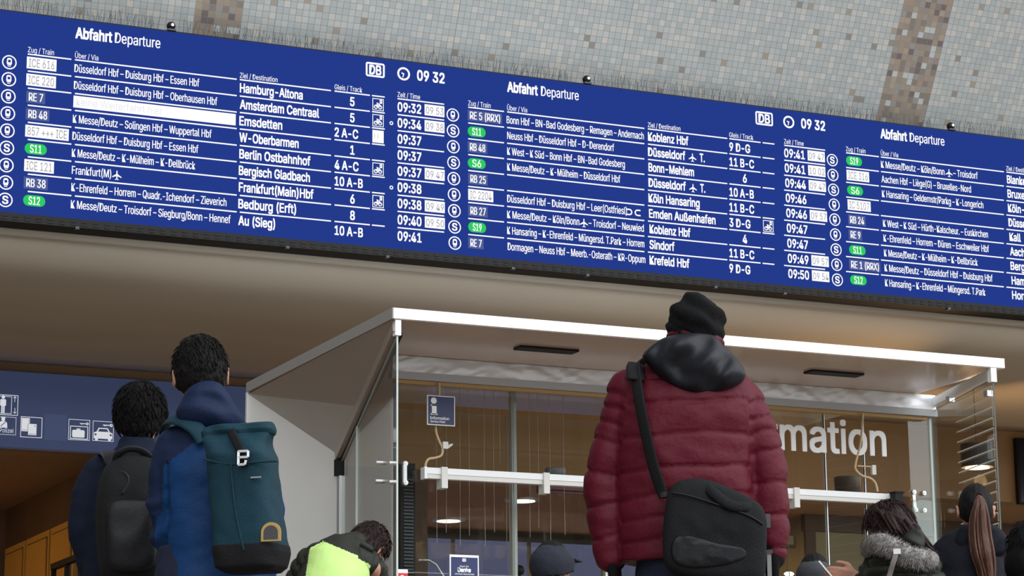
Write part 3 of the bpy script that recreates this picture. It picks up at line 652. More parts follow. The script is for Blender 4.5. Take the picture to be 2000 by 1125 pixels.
# inclined facets at the left and the solid side wall below them
D_ = A.lerp(Cc, 0.62); Cd = Cc
out = Vector((-0.012, -0.010, 0.0))
fm = MB(); th = Vector((0.06, 0.02, 0.03))
fm.hexa([A, Bk, D_+out], [A+th, Bk+th, D_+out+th], 0); fm.build('upper_facet', FACET, booth)
fm = MB(); fm.hexa([Bk, Cc, D_+out], [Bk+th, Cc+th, D_+out+th], 0); fm.build('lower_facet', FACETG, booth)
nrm = Vector((Cc.y-Bk.y, -(Cc.x-Bk.x), 0)).normalized()
inn = Vector((0.06, 0.05, 0))
wl = [Vector((Cc.x, Cc.y, 0)), Vector((Bk.x, Bk.y, 0)), Bk, Cc]
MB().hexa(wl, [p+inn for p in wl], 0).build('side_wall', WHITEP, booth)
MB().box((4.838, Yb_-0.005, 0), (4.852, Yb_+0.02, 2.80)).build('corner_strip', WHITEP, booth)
# raking rail along the head of the left wing
rl = MB(); o1 = Vector((-0.035, -0.02, 0)); rl.bar(A+Vector((0.03, 0.03, -0.03)), Cc+Vector((-0.015, -0.03, 0.0)), 0.045, 0.075, 0); rl.build('raking_rail', FACET, booth)
MB().bar(A+Vector((0.055, 0.03, -0.075)), Cc+Vector((0.0, -0.03, -0.045)), 0.02, 0.02, 0).build('raking_gasket', BLACK, booth)
MB().box((4.862, YF+0.01, 2.715), (4.895, YF+0.05, 2.80)).build('corner_clip', WHITE, booth)
MB().box((Cc.x-0.035, Cc.y-0.07, Cc.z-0.13), (Cc.x+0.01, Cc.y-0.01, Cc.z-0.03)).build('corner_hinge', BLACKM, booth)
MB().box((Cc.x-0.02, Cc.y-0.06, 0), (Cc.x+0.012, Cc.y-0.02, Cc.z-0.05)).build('wall_channel', STEEL, booth)
def pane(name, p, q, zt_p, zt_q, zb=0.0, t=0.010, m=GLASS, par=booth):
    p = Vector(p); q = Vector(q); d = (q-p).normalized(); n = Vector((d.y, -d.x, 0))*t/2
    f = [Vector((p.x, p.y, zb)), Vector((q.x, q.y, zb)), Vector((q.x, q.y, zt_q)), Vector((p.x, p.y, zt_p))]
    mb = MB(); mb.hexa([v-n for v in f], [v+n for v in f], 0)
    mb.m = [0, 0, 1, 1, 1, 1]
    return mb.build(name, [m, GEDGE], par)
P0 = Vector((A.x+0.03, A.y+0.02, 0)); P1 = Vector((Cc.x-0.005, Cc.y-0.05, 0))
tt = 0.0
for i in range(400):
    q = P0.lerp(P1, i/400)
    if proj((q.x, q.y, 2.2))[0] < 697: tt = i/400; break
Pm = P0.lerp(P1, tt); ztop = lambda p: 2.715+(Cc.z-0.05-2.715)*(p.y-P0.y)/(P1.y-P0.y)
pane('wing_pane', P0, P0.lerp(P1, tt-0.004), ztop(P0), ztop(Pm), m=GLASSW)
pane('wing_pane', P0.lerp(P1, tt+0.004), P1, ztop(Pm), ztop(P1), m=GLASSW)
# right wing
R0 = Vector((8.724, YF+0.01, 0)); R1 = Vector((8.945, YG, 0))
wr = pane('wing_pane', R0, R1, 2.735, 2.70, m=GLASSW); wr.data.materials[1] = mat('dark_glass_edge', (0.09, 0.10, 0.09), 0.3)
MB().bar((8.73, YF+0.01, 2.775), (8.945, YG, 2.752), 0.035, 0.052).build('wing_rail', WHITE, booth)
MB().box((8.705, YF+0.0, 2.715), (8.745, YF+0.04, 2.80)).build('corner_clip', WHITE, booth)
dr = (R1-R0).normalized(); nr = Vector((dr.y, -dr.x, 0))
z = 2.69; k = 0
while z > 0.3:
    fr = MB(); L = 0.58
    a = R0+dr*0.012-nr*0.006 if False else R0+dr*0.012
    off = Vector((-dr.y, dr.x, 0))*0.0062
    for sgn in (1,):
        p = a+off*sgn; q = p+dr*L
        fr.add([(p.x, p.y, z), (q.x, q.y, z), (q.x, q.y, z+0.007), (p.x, p.y, z+0.007)], [(0, 1, 2, 3)], 0)
        q2 = p+dr*0.008; fr.add([(p.x, p.y, z-0.05), (q2.x, q2.y, z-0.05), (q2.x, q2.y, z), (p.x, p.y, z)], [(0, 1, 2, 3)], 0)
    fr.build('frosted_stripe', FROST, wr); z -= 0.0635
for px, py in ((1930, 769), (1856, 780)):
    n_ = Vector((dr.y, -dr.x, 0)); p = onP(px, py, R0, n_); MB().box((p[0]-0.02, p[1]-0.02, p[2]-0.018), (p[0]+0.02, p[1]+0.02, p[2]+0.018)).build('glass_clamp', STEEL, booth)
# front glazing
GX0, GX1 = 5.24, 8.935
g1, g2, g3 = (x_at(p, YG, 2.0) for p in (1003, 1613.5, 1690))
zg = lambda px, py: float(onY(px, py, YG)[2])
zfoil0 = zg(1815, 803.5); zrail0 = zg(1815, 808)
ZFB = 2.705
for a, b in ((GX0, g1-0.003), (g1+0.003, g2-0.003), (g2+0.003, g3-0.003), (g3+0.003, GX1)): pane('front_pane', (a, YG, 0), (b, YG, 0), 2.66, 2.66)
for g in (g2, g3): MB().box((g-0.0028, YG-0.009, 0), (g+0.0028, YG+0.006, 2.63)).build('glass_joint', BLACK, booth); MB().box((g+0.003, YG-0.009, 0), (g+0.0095, YG-0.0055, 2.63)).build('joint_seal', VINYL, booth)
# crinkled silver foil band
fo = MB(); nu, nv = 170, 12
for i in range(nu+1):
    for j in range(nv+1):
        x = GX0-0.02+(GX1+0.01-GX0+0.02)*i/nu; zz = ZFB+(ZU-0.006-ZFB)*j/nv
        w = abs(noise.noise(Vector((x*5+zz*9, zz*4, 0))))*0.016+abs(noise.noise(Vector((x*11-zz*22, zz*14, 3))))*0.012
        fo.v.append((x, YG-0.055-w, zz))
for i in range(nu):
    for j in range(nv): a = i*(nv+1)+j; fo.f.append((a, a+nv+1, a+nv+2, a+1)); fo.m.append(0)
k = len(fo.v); fo.box((GX0-0.02, YG-0.05, ZFB), (GX1+0.01, YG-0.02, ZU-0.006))
fo.build('foil_band', FOIL, booth, True)
MB().box((GX0-0.03, YG-0.07, ZFB-0.045), (GX1+0.012, YG-0.012, ZFB-0.001)).build('head_rail', MGREY if False else mat('head_grey', (0.42, 0.42, 0.43), 0.5), booth)
MB().box((GX0, YG-0.045, ZFB-0.066), (GX1-0.05, YG-0.012, ZFB-0.046)).build('wood_trim', BRASS, booth)
# big lettering on the glazing
m = MB(); zb = zg(1556, 880); cap = zg(1556, 880)-zg(1556, 876); xh = zg(1640, 838)-zg(1640, 885)
xm, xn = x_at(1516, YG, zb+0.06), x_at(1729.5, YG, zb+0.06)
v0, _f = text_raw('Information'); v1, _f = text_raw('rmation')
wfull = max(p[0] for p in v0)-min(p[0] for p in v0); wr_ = max(p[0] for p in v1)-min(p[0] for p in v1)
xr0 = x_at(1497, YG, zb+0.06)
_tv, _tf = text_raw('Information'); _a = min(p[0] for p in _tv); _b = max(p[0] for p in _tv)
X0_ = xn-(xn-xr0)*wfull/wr_; cap_ = (zg(1640, 838)-zg(1640, 885))*1.33; sz_ = cap_/CAPH; kx = (xn-X0_-0.012)/(_b-_a); m = MB()
for dx in (-0.006, 0.0, 0.006):
    for dz in (-0.005, 0.005):
        nv_ = len(_tv); k_ = len(m.v); P3 = [(X0_+0.006+dx+(p[0]-_a)*kx, zb+dz+p[1]*sz_) for p in _tv]
        m.v += [(x_, YG-0.0125, z_) for x_, z_ in P3]+[(x_, YG-0.006, z_) for x_, z_ in P3]
        m.f += [tuple(k_+i for i in q[::-1]) for q in _tf]+[tuple(k_+nv_+i for i in q) for q in _tf]
        ed = {}
        for q in _tf:
            for i in range(len(q)): e_ = (q[i], q[(i+1) % len(q)]); ed[e_] = 1
        for (i, j) in ed:
            if (j, i) not in ed: m.f.append((k_+i, k_+j, k_+nv_+j, k_+nv_+i))
m.m = [0]*len(m.f); me_ = remesh(m, 0.0022, 1); me_.materials.append(VINYL); lt = bpy.data.objects.new('lettering', me_); COL.objects.link(lt); lt.parent = booth; me_.transform(Matrix.Translation(-wloc(booth)))
# rear glazing and its posts
for a, b in ((4.95, 6.6), (6.62, 8.7)): pane('rear_pane', (a, 14.5, 0), (b, 14.5, 0), 2.75, 2.75)
for px in (1002,): X = x_at(px, 13.38, 2.2); MB().box((X-0.016, 13.36, 0), (X+0.016, 13.40, 2.79)).build('inner_post', mat('pale_grey_post', (0.5, 0.5, 0.49), 0.5), booth)
# glass connectors: plates and studs
def stud(px, py, r=0.017, Y=YG):
    p = onY(px, py, Y-0.012); o = MB(); o.tube([(p[0], Y-0.004, p[2]), (p[0], Y-0.028, p[2])], [r, r*0.85], 18); o.tube([(p[0], Y-0.027, p[2]), (p[0], Y-0.032, p[2])], [r*0.4, r*0.35], 10); o.build('glass_stud', STEEL, booth, False)
for q in ((1783.5, 961.5), (1803, 963.5), (1787, 996), (1804, 997)): stud(*q)
a = onY(1783.5, 961, YG-0.01); b = onY(1787, 996, YG-0.01)
MB().bar((a[0], YG-0.012, a[2]), (b[0], YG-0.012, b[2]), 0.022, 0.010).build('connector_plate', STEEL, booth)
MB().box((x_at(1776, YG, 2.0), YG-0.030, 0.0), (x_at(1818, YG, 2.0), YG-0.022, zg(1797, 978))).build('glass_plate', [GLASS], booth)
a = onY(790.5, 905, YG-0.02); b = onY(790.5, 943, YG-0.02)
MB().bar((a[0], YG-0.02, a[2]), (b[0], YG-0.02, b[2]), 0.020, 0.02).build('connector_plate', WHITE, booth)
stud(790.5, 906); stud(791, 943)
nl = Vector(((P1-P0).y, -(P1-P0).x, 0)).normalized()
for px, py in ((745, 904), (744, 940), (771, 905), (771, 942)):
    p = Vector(onP(px, py, P0, nl)); MB().tube([p+nl*0.008, p-nl*0.03], [0.013, 0.013], 14).build('glass_stud', STEEL, booth)
# pole of the right hand glazing edge
MB().box((GX1-0.012, YG-0.006, 0), (GX1+0.004, YG+0.006, 2.66)).build('glass_end', GEDGE, booth)

# light bars clipped to the glazing
def light_bar(pxa, pya, pxb, pyb, clips, lab):
    Y = YG-0.06; a = onY(pxa, pya, Y); b = onY(pxb, pyb, Y); z = float(a[2]); h = 0.062
    r = empty('light_bar', ((a[0]+b[0])/2, Y, z-h/2), lab, 'light', 'white light bars on the glazing')
    MB().box((a[0], Y-0.025, z-0.005), (b[0], Y+0.03, z+h/2)).build('housing', WHITE, r)
    MB().box((a[0]+0.01, Y-0.020, z-h/2), (b[0]-0.01, Y+0.026, z-0.0055)).build('diffuser', CREAM, r)
    MB().box((a[0]-0.004, Y-0.028, z-h/2-0.003), (a[0]+0.012, Y+0.033, z+h/2+0.003)).build('end_cap', WHITE, r)
    MB().box((b[0]-0.012, Y-0.028, z-h/2-0.003), (b[0]+0.004, Y+0.033, z+h/2+0.003)).build('end_cap', WHITE, r)
    for px, w in clips:
        X = x_at(px, Y, z); MB().box((X-0.019, Y-0.036, z-0.085), (X+0.019, Y+0.04, z+h/2+0.006)).build('clip', CREAM, r)
    return r
light_bar(827, 924, 1212, 945, ((864, 1), (1063, 1)), 'long white light bar with two clips left of the man in the red jacket')
light_bar(1410, 957.5, 1733, 975, ((1551, 1),), 'white light bar right of the man in the red jacket')

# hanging service point sign and the cables
ZQ = YG-0.10
a = onY(834, 829.5, ZQ); b = onY(888, 773.5, ZQ); zt = float(onY(834, 771.5, ZQ)[2])
sg = empty('service_point_sign', ((a[0]+b[0])/2, ZQ, a[2]), 'small square dark blue information sign with a white letter i hung in the booth window', 'sign')
bx = MB(); bx.box((a[0], ZQ-0.004, a[2]), (b[0], ZQ+0.004, zt)); bx.build('panel', VINYL, sg)
w = b[0]-a[0]; x0 = a[0]; z0 = float(a[2]); h = zt-z0
m = MB(); rect(m, x0+w*0.03, x0+w*0.97, z0+h*0.03, z0+h*0.97, ZQ-0.0055); m.build('blue_field', SIGNBLUE, sg)
m = MB(); Yx = ZQ-0.0065; disc(m, x0+w*0.23, z0+h*0.82, Yx, w*0.105); rect(m, x0+w*0.16, x0+w*0.33, z0+h*0.36, z0+h*0.68, Yx); rect(m, x0+w*0.12, x0+w*0.33, z0+h*0.645, z0+h*0.685, Yx); rect(m, x0+w*0.12, x0+w*0.365, z0+h*0.345, z0+h*0.39, Yx); m.build('letter_i', VINYL, sg)
m = MB(); text(m, 'Information', x0+w*0.09, x0+w*0.78, z0+h*0.19, h*0.10, Yx, 0, bold=0.02); text(m, 'Service Point', x0+w*0.10, x0+w*0.64, z0+h*0.085, h*0.075, Yx, 0, bold=0.02, shear=0.2); m.build('lettering', VINYL, sg)
def cable(pts, Y, lab, r=0.007, name='cable'):
    P = [Vector(onY(px, py, Y)) for px, py in pts]; Q = []
    for i in range(len(P)-1):
        a, b, c, d = P[max(i-1, 0)], P[i], P[i+1], P[min(i+2, len(P)-1)]
        for k in range(6):
            t = k/6; Q.append(0.5*((2*b)+(c-a)*t+(2*a-5*b+4*c-d)*t*t+(3*b-a-3*c+d)*t**3))
    Q.append(P[-1]); return tag(MB().tube(Q, r, 10).build(name, CABLE, None, True), lab, 'cable')
c1 = cable([(857.5, 747), (857.5, 772), (852.5, 800), (851, 830), (852, 845), (858, 862), (864, 876), (862, 889), (850, 894), (838, 896), (832, 904), (830.5, 918)], YG-0.062, 'tan cable hanging behind the square blue sign down to the light bar')
p = onY(869, 870, YG-0.066)
pl = MB(); pl.box((p[0]-0.016, p[1]-0.012, p[2]-0.02), (p[0]+0.016, p[1]+0.012, p[2]+0.02)); pl.capsule([(p[0]+0.012, p[1], p[2]-0.012), (p[0]+0.03, p[1], p[2]), (p[0]+0.044, p[1], p[2]+0.008)], [0.009, 0.009, 0.006], 8)
q = pl.build('plug', CREAM, c1)
c2 = cable([(1685.5, 806), (1684, 830), (1680, 870), (1671, 905), (1672, 918), (1684, 929), (1700, 934), (1710, 944), (1714, 960)], YG-0.062, 'tan cable hanging across the white lettering down to the right light bar')
p = onY(1706, 918, YG-0.062); MB().box((p[0]-0.014, p[1]-0.01, p[2]-0.03), (p[0]+0.014, p[1]+0.01, p[2]+0.03)).build('plug', CREAM, c2)
q0 = onY(1675, 910, YG-0.062); MB().tube([q0, (p[0], p[1], p[2]+0.02)], 0.005, 8).build('branch_lead', CABLE, c2)
# black device at the end of the right light bar
p = onY(1738, 968, YG-0.16); dv = empty('black_device', (p[0], YG-0.1, p[2]-0.05), 'black boxy device fixed to the glazing at the end of the right light bar', 'device')
xd = x_at(1736, YG-0.08, 2.2); MB().box((xd, YG-0.15, p[2]-0.055), (xd+0.055, YG-0.007, p[2]+0.02)).build('body', BLACK, dv); MB().box((xd-0.004, YG-0.155, p[2]+0.021), (xd+0.063, YG-0.007, p[2]+0.032)).build('lid', BLACKM, dv)

# things inside and around the booth
X = x_at(793, 13.25, 2.0); zt = float(onY(793, 906, 13.25)[2])
gr = empty('ribbed_column', (X, 13.25, 0), 'tall black ribbed column standing just inside the left end of the glazing', 'column speaker')
MB().box((X-0.045, 13.22, 0), (X+0.045, 13.30, zt)).build('body', BLACK, gr)
rb = MB(); z = 0.2
while z < zt-0.1: rb.box((X-0.030, 13.208, z), (X+0.030, 13.219, z+0.010)); z += 0.020
rb.build('grille', DGREY, gr)
p = onY(787, 1125, YF+0.28); X = float(p[0]); zt = float(onY(787, 1112, YF+0.28)[2])
rs = empty('red_notice', (X, YF+0.28, 0), 'red notice with a white top edge on a stand behind the left corner pane', 'sign')
MB().box((X-0.010, YF+0.30, 0), (X+0.010, YF+0.32, zt-0.1)).build('stand', BLACK, rs); MB().box((X-0.028, YF+0.28, zt-0.30), (X+0.028, YF+0.29, zt-0.02)).build('panel', RED, rs); MB().box((X-0.028, YF+0.28, zt-0.0195), (X+0.028, YF+0.29, zt)).build('top_edge', VINYL, rs)
m = MB(); disc(m, X-0.004, zt-0.045, YF+0.2795, 0.014, 0, 16); m.build('white_disc', VINYL, rs)
# poster
Y = YG-0.012; a = onY(878, 1125, Y); b = onY(934.5, 1085, Y); zt = float(onY(878, 1083, Y)[2]); w = b[0]-a[0]; z0 = zt-w*1.45
ps = empty('thank_you_poster', ((a[0]+b[0])/2, Y, z0), 'dark blue poster reading Danke stuck low on the booth glazing', 'poster')
MB().box((a[0], Y-0.004, z0), (b[0], Y, zt)).build('paper', VINYL, ps)
m = MB(); rect(m, a[0]+w*0.04, b[0]-w*0.04, z0+w*0.04, zt-w*0.075, Y-0.0055); m.build('blue_field', SIGNBLUE, ps)
m = MB(); Yx = Y-0.0065; cx = float(a[0]+w*0.49); rrect(m, cx-w*0.065, cx+w*0.065, zt-w*0.21, zt-w*0.11, Yx, w*0.02, 0)
rrect(m, cx-w*0.045, cx+w*0.045, zt-w*0.19, zt-w*0.13, Yx-0.0005, w*0.012, 1, w*0.012)
m.build('emblem', [VINYL, SIGNBLUE], ps)
m = MB(); text(m, 'Sagen Sie', cx-w*0.155, cx+w*0.155, zt-w*0.385, w*0.055, Yx, 0, bold=0.0); text(m, 'Danke', cx-w*0.23, cx+w*0.23, zt-w*0.535, w*0.125, Yx, 0, bold=0.045); text(m, 'mit Ihrer Geschichte!', cx-w*0.32, cx+w*0.34, zt-w*0.63, w*0.055, Yx, 0, bold=0.005); m.build('lettering', VINYL, ps)
# counter with microphone and lamp arm
ct = empty('service_counter', (7.0, 13.75, 0), 'light wood service counter inside the booth below the glazing', 'counter')
MB().box((5.6, 13.45, 1.02), (8.75, 14.1, 1.06)).build('worktop', BROWN, ct); MB().box((5.65, 13.5, 0), (8.7, 14.05, 1.02)).build('front', OLIVE, ct)
p = onY(1014, 1114, 13.7); mc = empty('microphone', (p[0], 13.7, 1.06), 'black foam microphone on a stalk inside the booth behind the glazing', 'microphone')
MB().star(p, lambda x, y, z: 0.033, None, 24, 16).build('foam_ball', BLACK, mc, True); MB().tube([(p[0], 13.7, 1.07), (p[0]+0.02, 13.72, 1.3), (p[0]+0.004, 13.71, float(p[2])-0.02)], 0.008, 10).build('stalk', BLACKM, mc, True); MB().tube([(p[0], 13.7, 1.061), (p[0], 13.7, 1.08)], [0.07, 0.06], 20).build('base', BLACK, mc)
p = [onY(px, py, 13.7) for px, py in ((817, 1094), (838, 1094), (852, 1103), (866, 1126))]
la = empty('lamp_arm', (float(p[3][0]), 13.7, 1.06), 'bent silver tube arm inside the booth beside the black ribbed column', 'lamp arm')
MB().tube([tuple(q) for q in p]+[(float(p[3][0])+0.02, 13.7, 1.07)], 0.009, 10).build('arm', STEEL, la, True); MB().tube([(float(p[3][0])+0.02, 13.7, 1.061), (float(p[3][0])+0.02, 13.7, 1.08)], [0.05, 0.045], 18).build('base', BLACK, la)
# thin pale cords added to imitate vertical reflections in the glazing
for i, (px, pa, pb) in enumerate(((853, 770, 1060), (871, 800, 1040), (898, 760, 1066), (916, 930, 1046), (947, 760, 1066), (965, 780, 1040), (977, 760, 905), (1034, 750, 1050), (1051, 752, 1032), (1074, 765, 1060), (1102, 770, 1045))):
    X = x_at(px, 13.28, 2.2); za = 2.72; zb_ = float(onY(px, pb, 13.28)[2])
    tag(MB().tube([(X, 13.28, za), (X+0.004*math.sin(i), 13.28+0.003*math.cos(3*i), (za+zb_)/2), (X, 13.28, zb_)], 0.0014, 6).build('reflection_cord', mat('pale_cord', (0.42, 0.40, 0.36), 0.6) if i == 0 else MATS['pale_cord']), 'one of the thin pale cords imitating reflections in the left half of the booth glazing', 'cord', 'cords imitating reflections in the glazing')
MB().box((5.3, 13.27, 2.72), (8.6, 13.29, 2.735)).build('cord_rail', MGREY, booth)
# shelf with a red case and tins behind the light bars
Ysh = 13.55; zsh = float(onY(1100, 936, Ysh)[2])
sh = empty('glass_shelf', (7.0, Ysh, zsh-0.02), 'narrow glass shelf on two posts behind the light bars', 'shelf')
MB().box((x_at(990, Ysh, 2.2), Ysh-0.1, zsh-0.012), (x_at(1720, Ysh, 2.2), Ysh+0.1, zsh)).build('shelf_board', GLASS, sh)
for x in (x_at(1180, Ysh, 2.2), x_at(1320, Ysh, 2.2)): MB().box((x-0.012, Ysh-0.02, 1.06), (x+0.012, Ysh+0.02, zsh-0.0125)).build('post', STEEL, sh)
def tin(pxa, pxb, pyt, m, lab, n):
    a = onY(pxa, pyt, Ysh); b = onY(pxb, pyt, Ysh); cx = float(a[0]+b[0])/2; r = float(b[0]-a[0])/2
    o = MB(); o.tube([(cx, Ysh, zsh+0.0005), (cx, Ysh, float(a[2])-0.008), (cx, Ysh, float(a[2]))], [r*0.92, r, r*0.96], 28); return tag(o.build(n, m, None, True), lab, n.replace('_', ' '))
tin(1066, 1103, 914, MGREY, 'round grey tin on the shelf left of the red jacket', 'tin')
tin(1632, 1677, 931, DBROWN, 'dark brown round bin on the shelf behind the right light bar', 'bin')
a = onY(1052, 962, Ysh-0.17); b = onY(1148, 934, Ysh-0.17); rc = empty('red_case', (float(a[0]+b[0])/2, Ysh-0.17, a[2]), 'dark red case with rounded corners fixed below the light bar beside the red jacket', 'case')
o = MB(); o.tube([((a[0]+b[0])/2, Ysh-0.20, (a[2]+b[2])/2-0.02), ((a[0]+b[0])/2, Ysh-0.14, (a[2]+b[2])/2-0.02)], 0.06, 4) if False else o.box((a[0], Ysh-0.2, a[2]), (b[0], Ysh-0.14, b[2]))
o.build('shell', DRED, rc); MB().box((a[0]+0.01, Ysh-0.205, a[2]+0.012), (b[0]-0.01, Ysh-0.2005, a[2]+0.018)).build('seam', BLACK, rc); MB().box(((a[0]+b[0])/2-0.01, Ysh-0.138, a[2]), ((a[0]+b[0])/2+0.01, Ysh-0.118, zsh-0.013)).build('bracket', STEEL, rc)
# passage: ceiling lamps, added glowing panels, picture, monitor
for px, py, lab in ((1020, 977, 'round recessed ceiling lamp seen through the glazing below the red case'), (876, 1016, 'round recessed ceiling lamp seen through the glazing above the blue poster')):
    p = onZ(px, py, ZL-0.01); r = empty('ceiling_lamp', (p[0], p[1], ZL-0.03), lab, 'ceiling lamp', 'recessed lamps in the passage ceiling')
    o = MB(); o.tube([(p[0], p[1], ZL-0.001), (p[0], p[1], ZL-0.02)], [0.175, 0.165], 32); o.build('bezel', STEEL, r); MB().tube([(p[0], p[1], ZL-0.0205), (p[0], p[1], ZL-0.024)], 0.125, 28).build('diffuser', LAMPE, r)
p = onY(1541, 1121, 21.50); 
lp = empty('wall_lamp', (p[0], 21.45, p[2]), 'small oval lamp glowing on the far wall beside the red jacket cuff', 'lamp')
MB().star((p[0], 21.50, p[2]), lambda x, y, z: 0.055/math.sqrt(x*x+(y/0.8)**2+(z/0.42)**2)*1.0, None, 24, 14).build('diffuser', LAMPE, lp, True)
MB().box((p[0]-0.03, 21.54, p[2]-0.02), (p[0]+0.03, 21.549, p[2]+0.02)).build('base', BLACK, lp)
sf = empty('glow_panels', (10.5, 23.9, 0), 'dim added lavender panels at the end of the passage imitating a reflection in the booth glazing', 'glow panels')  # added panels, their glow imitates a bluish reflection in the glazing
zl_ = float(onY(950, 1052, 23.83)[2]); MB().box((8.4, 23.86, 0), (13.0, 23.92, zl_+0.04)).build('frame', DGREY, sf)
x = 8.5
while x < 12.9: MB().box((x, 23.83, 0.3), (x+0.82, 23.859, zl_-0.02)).build('panel', LAVENDER, sf); x += 0.88
a = onY(1512, 1068, 21.5); b = onY(1555, 1041, 21.5)
pc = empty('wall_picture', ((a[0]+b[0])/2, 21.52, a[2]), 'small dark framed picture on the olive wall beside the red jacket cuff', 'picture')
MB().box((a[0], 21.51, a[2]), (b[0], 21.549, b[2])).build('frame', DBROWN, pc); MB().box((a[0]+0.03, 21.505, a[2]+0.03), (b[0]-0.03, 21.5095, b[2]-0.03)).build('print', OLIVE, pc)
a = x_at(1577, 21.5, 2.6); b = x_at(1596, 21.5, 2.6); struct('door_1', MB().box((a, 21.50, 0), (b, 21.549, ZL-0.17)), DBROWN)
a = onY(1991, 984, YS-0.08); zt = float(onY(1991, 856, YS-0.08)[2])
mo = empty('monitor', (a[0]+0.4, YS-0.05, a[2]), 'black wall monitor cut by the right edge of the picture', 'monitor')
MB().box((a[0], YS-0.08, a[2]), (a[0]+0.85, YS-0.03, zt)).build('casing', BLACK, mo); MB().box((a[0]+0.02, YS-0.083, a[2]+0.02), (a[0]+0.83, YS-0.0805, zt-0.02)).build('screen', mat('dark_screen', (0.01, 0.012, 0.03), 0.15), mo); MB().box((a[0]+0.35, YS-0.029, a[2]+0.15), (a[0]+0.5, YS-0.001, zt-0.15)).build('bracket', BLACKM, mo)
# drum lamp behind the right wing
p = onY(1909, 914, 16.2); X, z = float(p[0]), float(p[2])
dl = empty('drum_lamp', (X, 16.2, z), 'black drum lamp with a glowing underside seen through the right wing pane', 'lamp')
MB().tube([(X, 16.2, z+0.004), (X, 16.2, z+0.19)], 0.126, 32).build('shade', BLACK, dl, False); MB().tube([(X, 16.2, z-0.003), (X, 16.2, z+0.003)], 0.098, 28).build('diffuser', LAMPE, dl)
MB().tube([(X, 16.2, z+0.1905), (X, 16.2, z+0.4), (X, 16.2, 3.70)], 0.0025, 6).build('cord', BLACK, dl)

pl_ = bpy.data.lights.new('drum_lamp_light', 'POINT'); pl_.energy = 105; pl_.color = (1.0, 0.60, 0.27); pl_.shadow_soft_size = 0.05
po_ = bpy.data.objects.new('drum_lamp_light', pl_); COL.objects.link(po_); po_.location = (X, 16.2, z-0.10)

# ================================================================== people
def seg_near(p, pts):
    """distance to a polyline and length along it"""
    best = (9, 0); acc = 0.0
    for a, b in zip(pts, pts[1:]):
        d = b-a; L = d.length; t = max(0, min(1, (p-a).dot(d)/(L*L))); q = (p-(a+d*t)).length
        if q < best[0]: best = (q, acc+t*L)
        acc += L
    return best
def rad_at(pts, rad, s):
    acc = 0.0
    for i, (a, b) in enumerate(zip(pts, pts[1:])):
        L = (b-a).length
        if s <= acc+L+1e-9: t = (s-acc)/L; return rad[i]*(1-t)+rad[i+1]*t
        acc += L
    return rad[-1]
def head_r(x, y, z):
    r = 1/math.sqrt((x/0.077)**2+(y/0.097)**2+(z/0.118)**2)
    if z < 0: r *= 1-0.16*(-z)*abs(x)-0.10*max(0, -z-0.2)*max(0, -y)
    if y > 0:
        r += 0.024*math.exp(-((x/0.16)**2+((z+0.14)/0.17)**2))+0.010*math.exp(-((x/0.28)**2+((z+0.78)/0.2)**2))
        r += 0.005*math.exp(-((x/0.24)**2+((z+0.46)/0.06)**2))-0.010*math.exp(-(((abs(x)-0.36)/0.16)**2+((z-0.04)/0.10)**2))+0.004*math.exp(-((x/0.6)**2+((z-0.22)/0.07)**2))
    return r
def hand(mb, w, f, n, side, sc=1.0, curl=0.5):
    """w wrist, f towards the fingers, n back of the hand, side = thumb direction"""
    w, f, n, sd = Vector(w), Vector(f).normalized(), Vector(n).normalized(), Vector(side).normalized()
    for k in (-0.026, -0.009, 0.009, 0.026): mb.capsule([w+sd*k*0.75*sc, w+f*0.045*sc+sd*k*sc, w+f*0.088*sc+sd*k*1.05*sc], [0.015*sc, 0.0145*sc, 0.0125*sc], 10)
    for k, L in ((-0.031, 0.060), (-0.010, 0.076), (0.011, 0.082), (0.031, 0.074)):
        p = w+f*0.09*sc+sd*k*sc; d = f.copy(); P = [p]; a = 0
        for q in (0.42, 0.33, 0.25):
            a += curl*0.75; d = f*math.cos(a)-n*math.sin(a); P.append(P[-1]+d*L*q*sc)
        mb.capsule(P, [0.0095*sc, 0.009*sc, 0.0085*sc, 0.0075*sc], 10)
    p = w+f*0.025*sc+sd*0.026*sc; q = p+(f*0.55+sd*0.75-n*0.25).normalized()*0.042*sc; r = q+(f*0.85+sd*0.2-n*0.4*(0.5+curl)).normalized()*0.032*sc
    mb.capsule([p, q, r, r+(f*0.9-n*0.4*curl).normalized()*0.022*sc], [0.015*sc, 0.0115*sc, 0.010*sc, 0.0085*sc], 10)

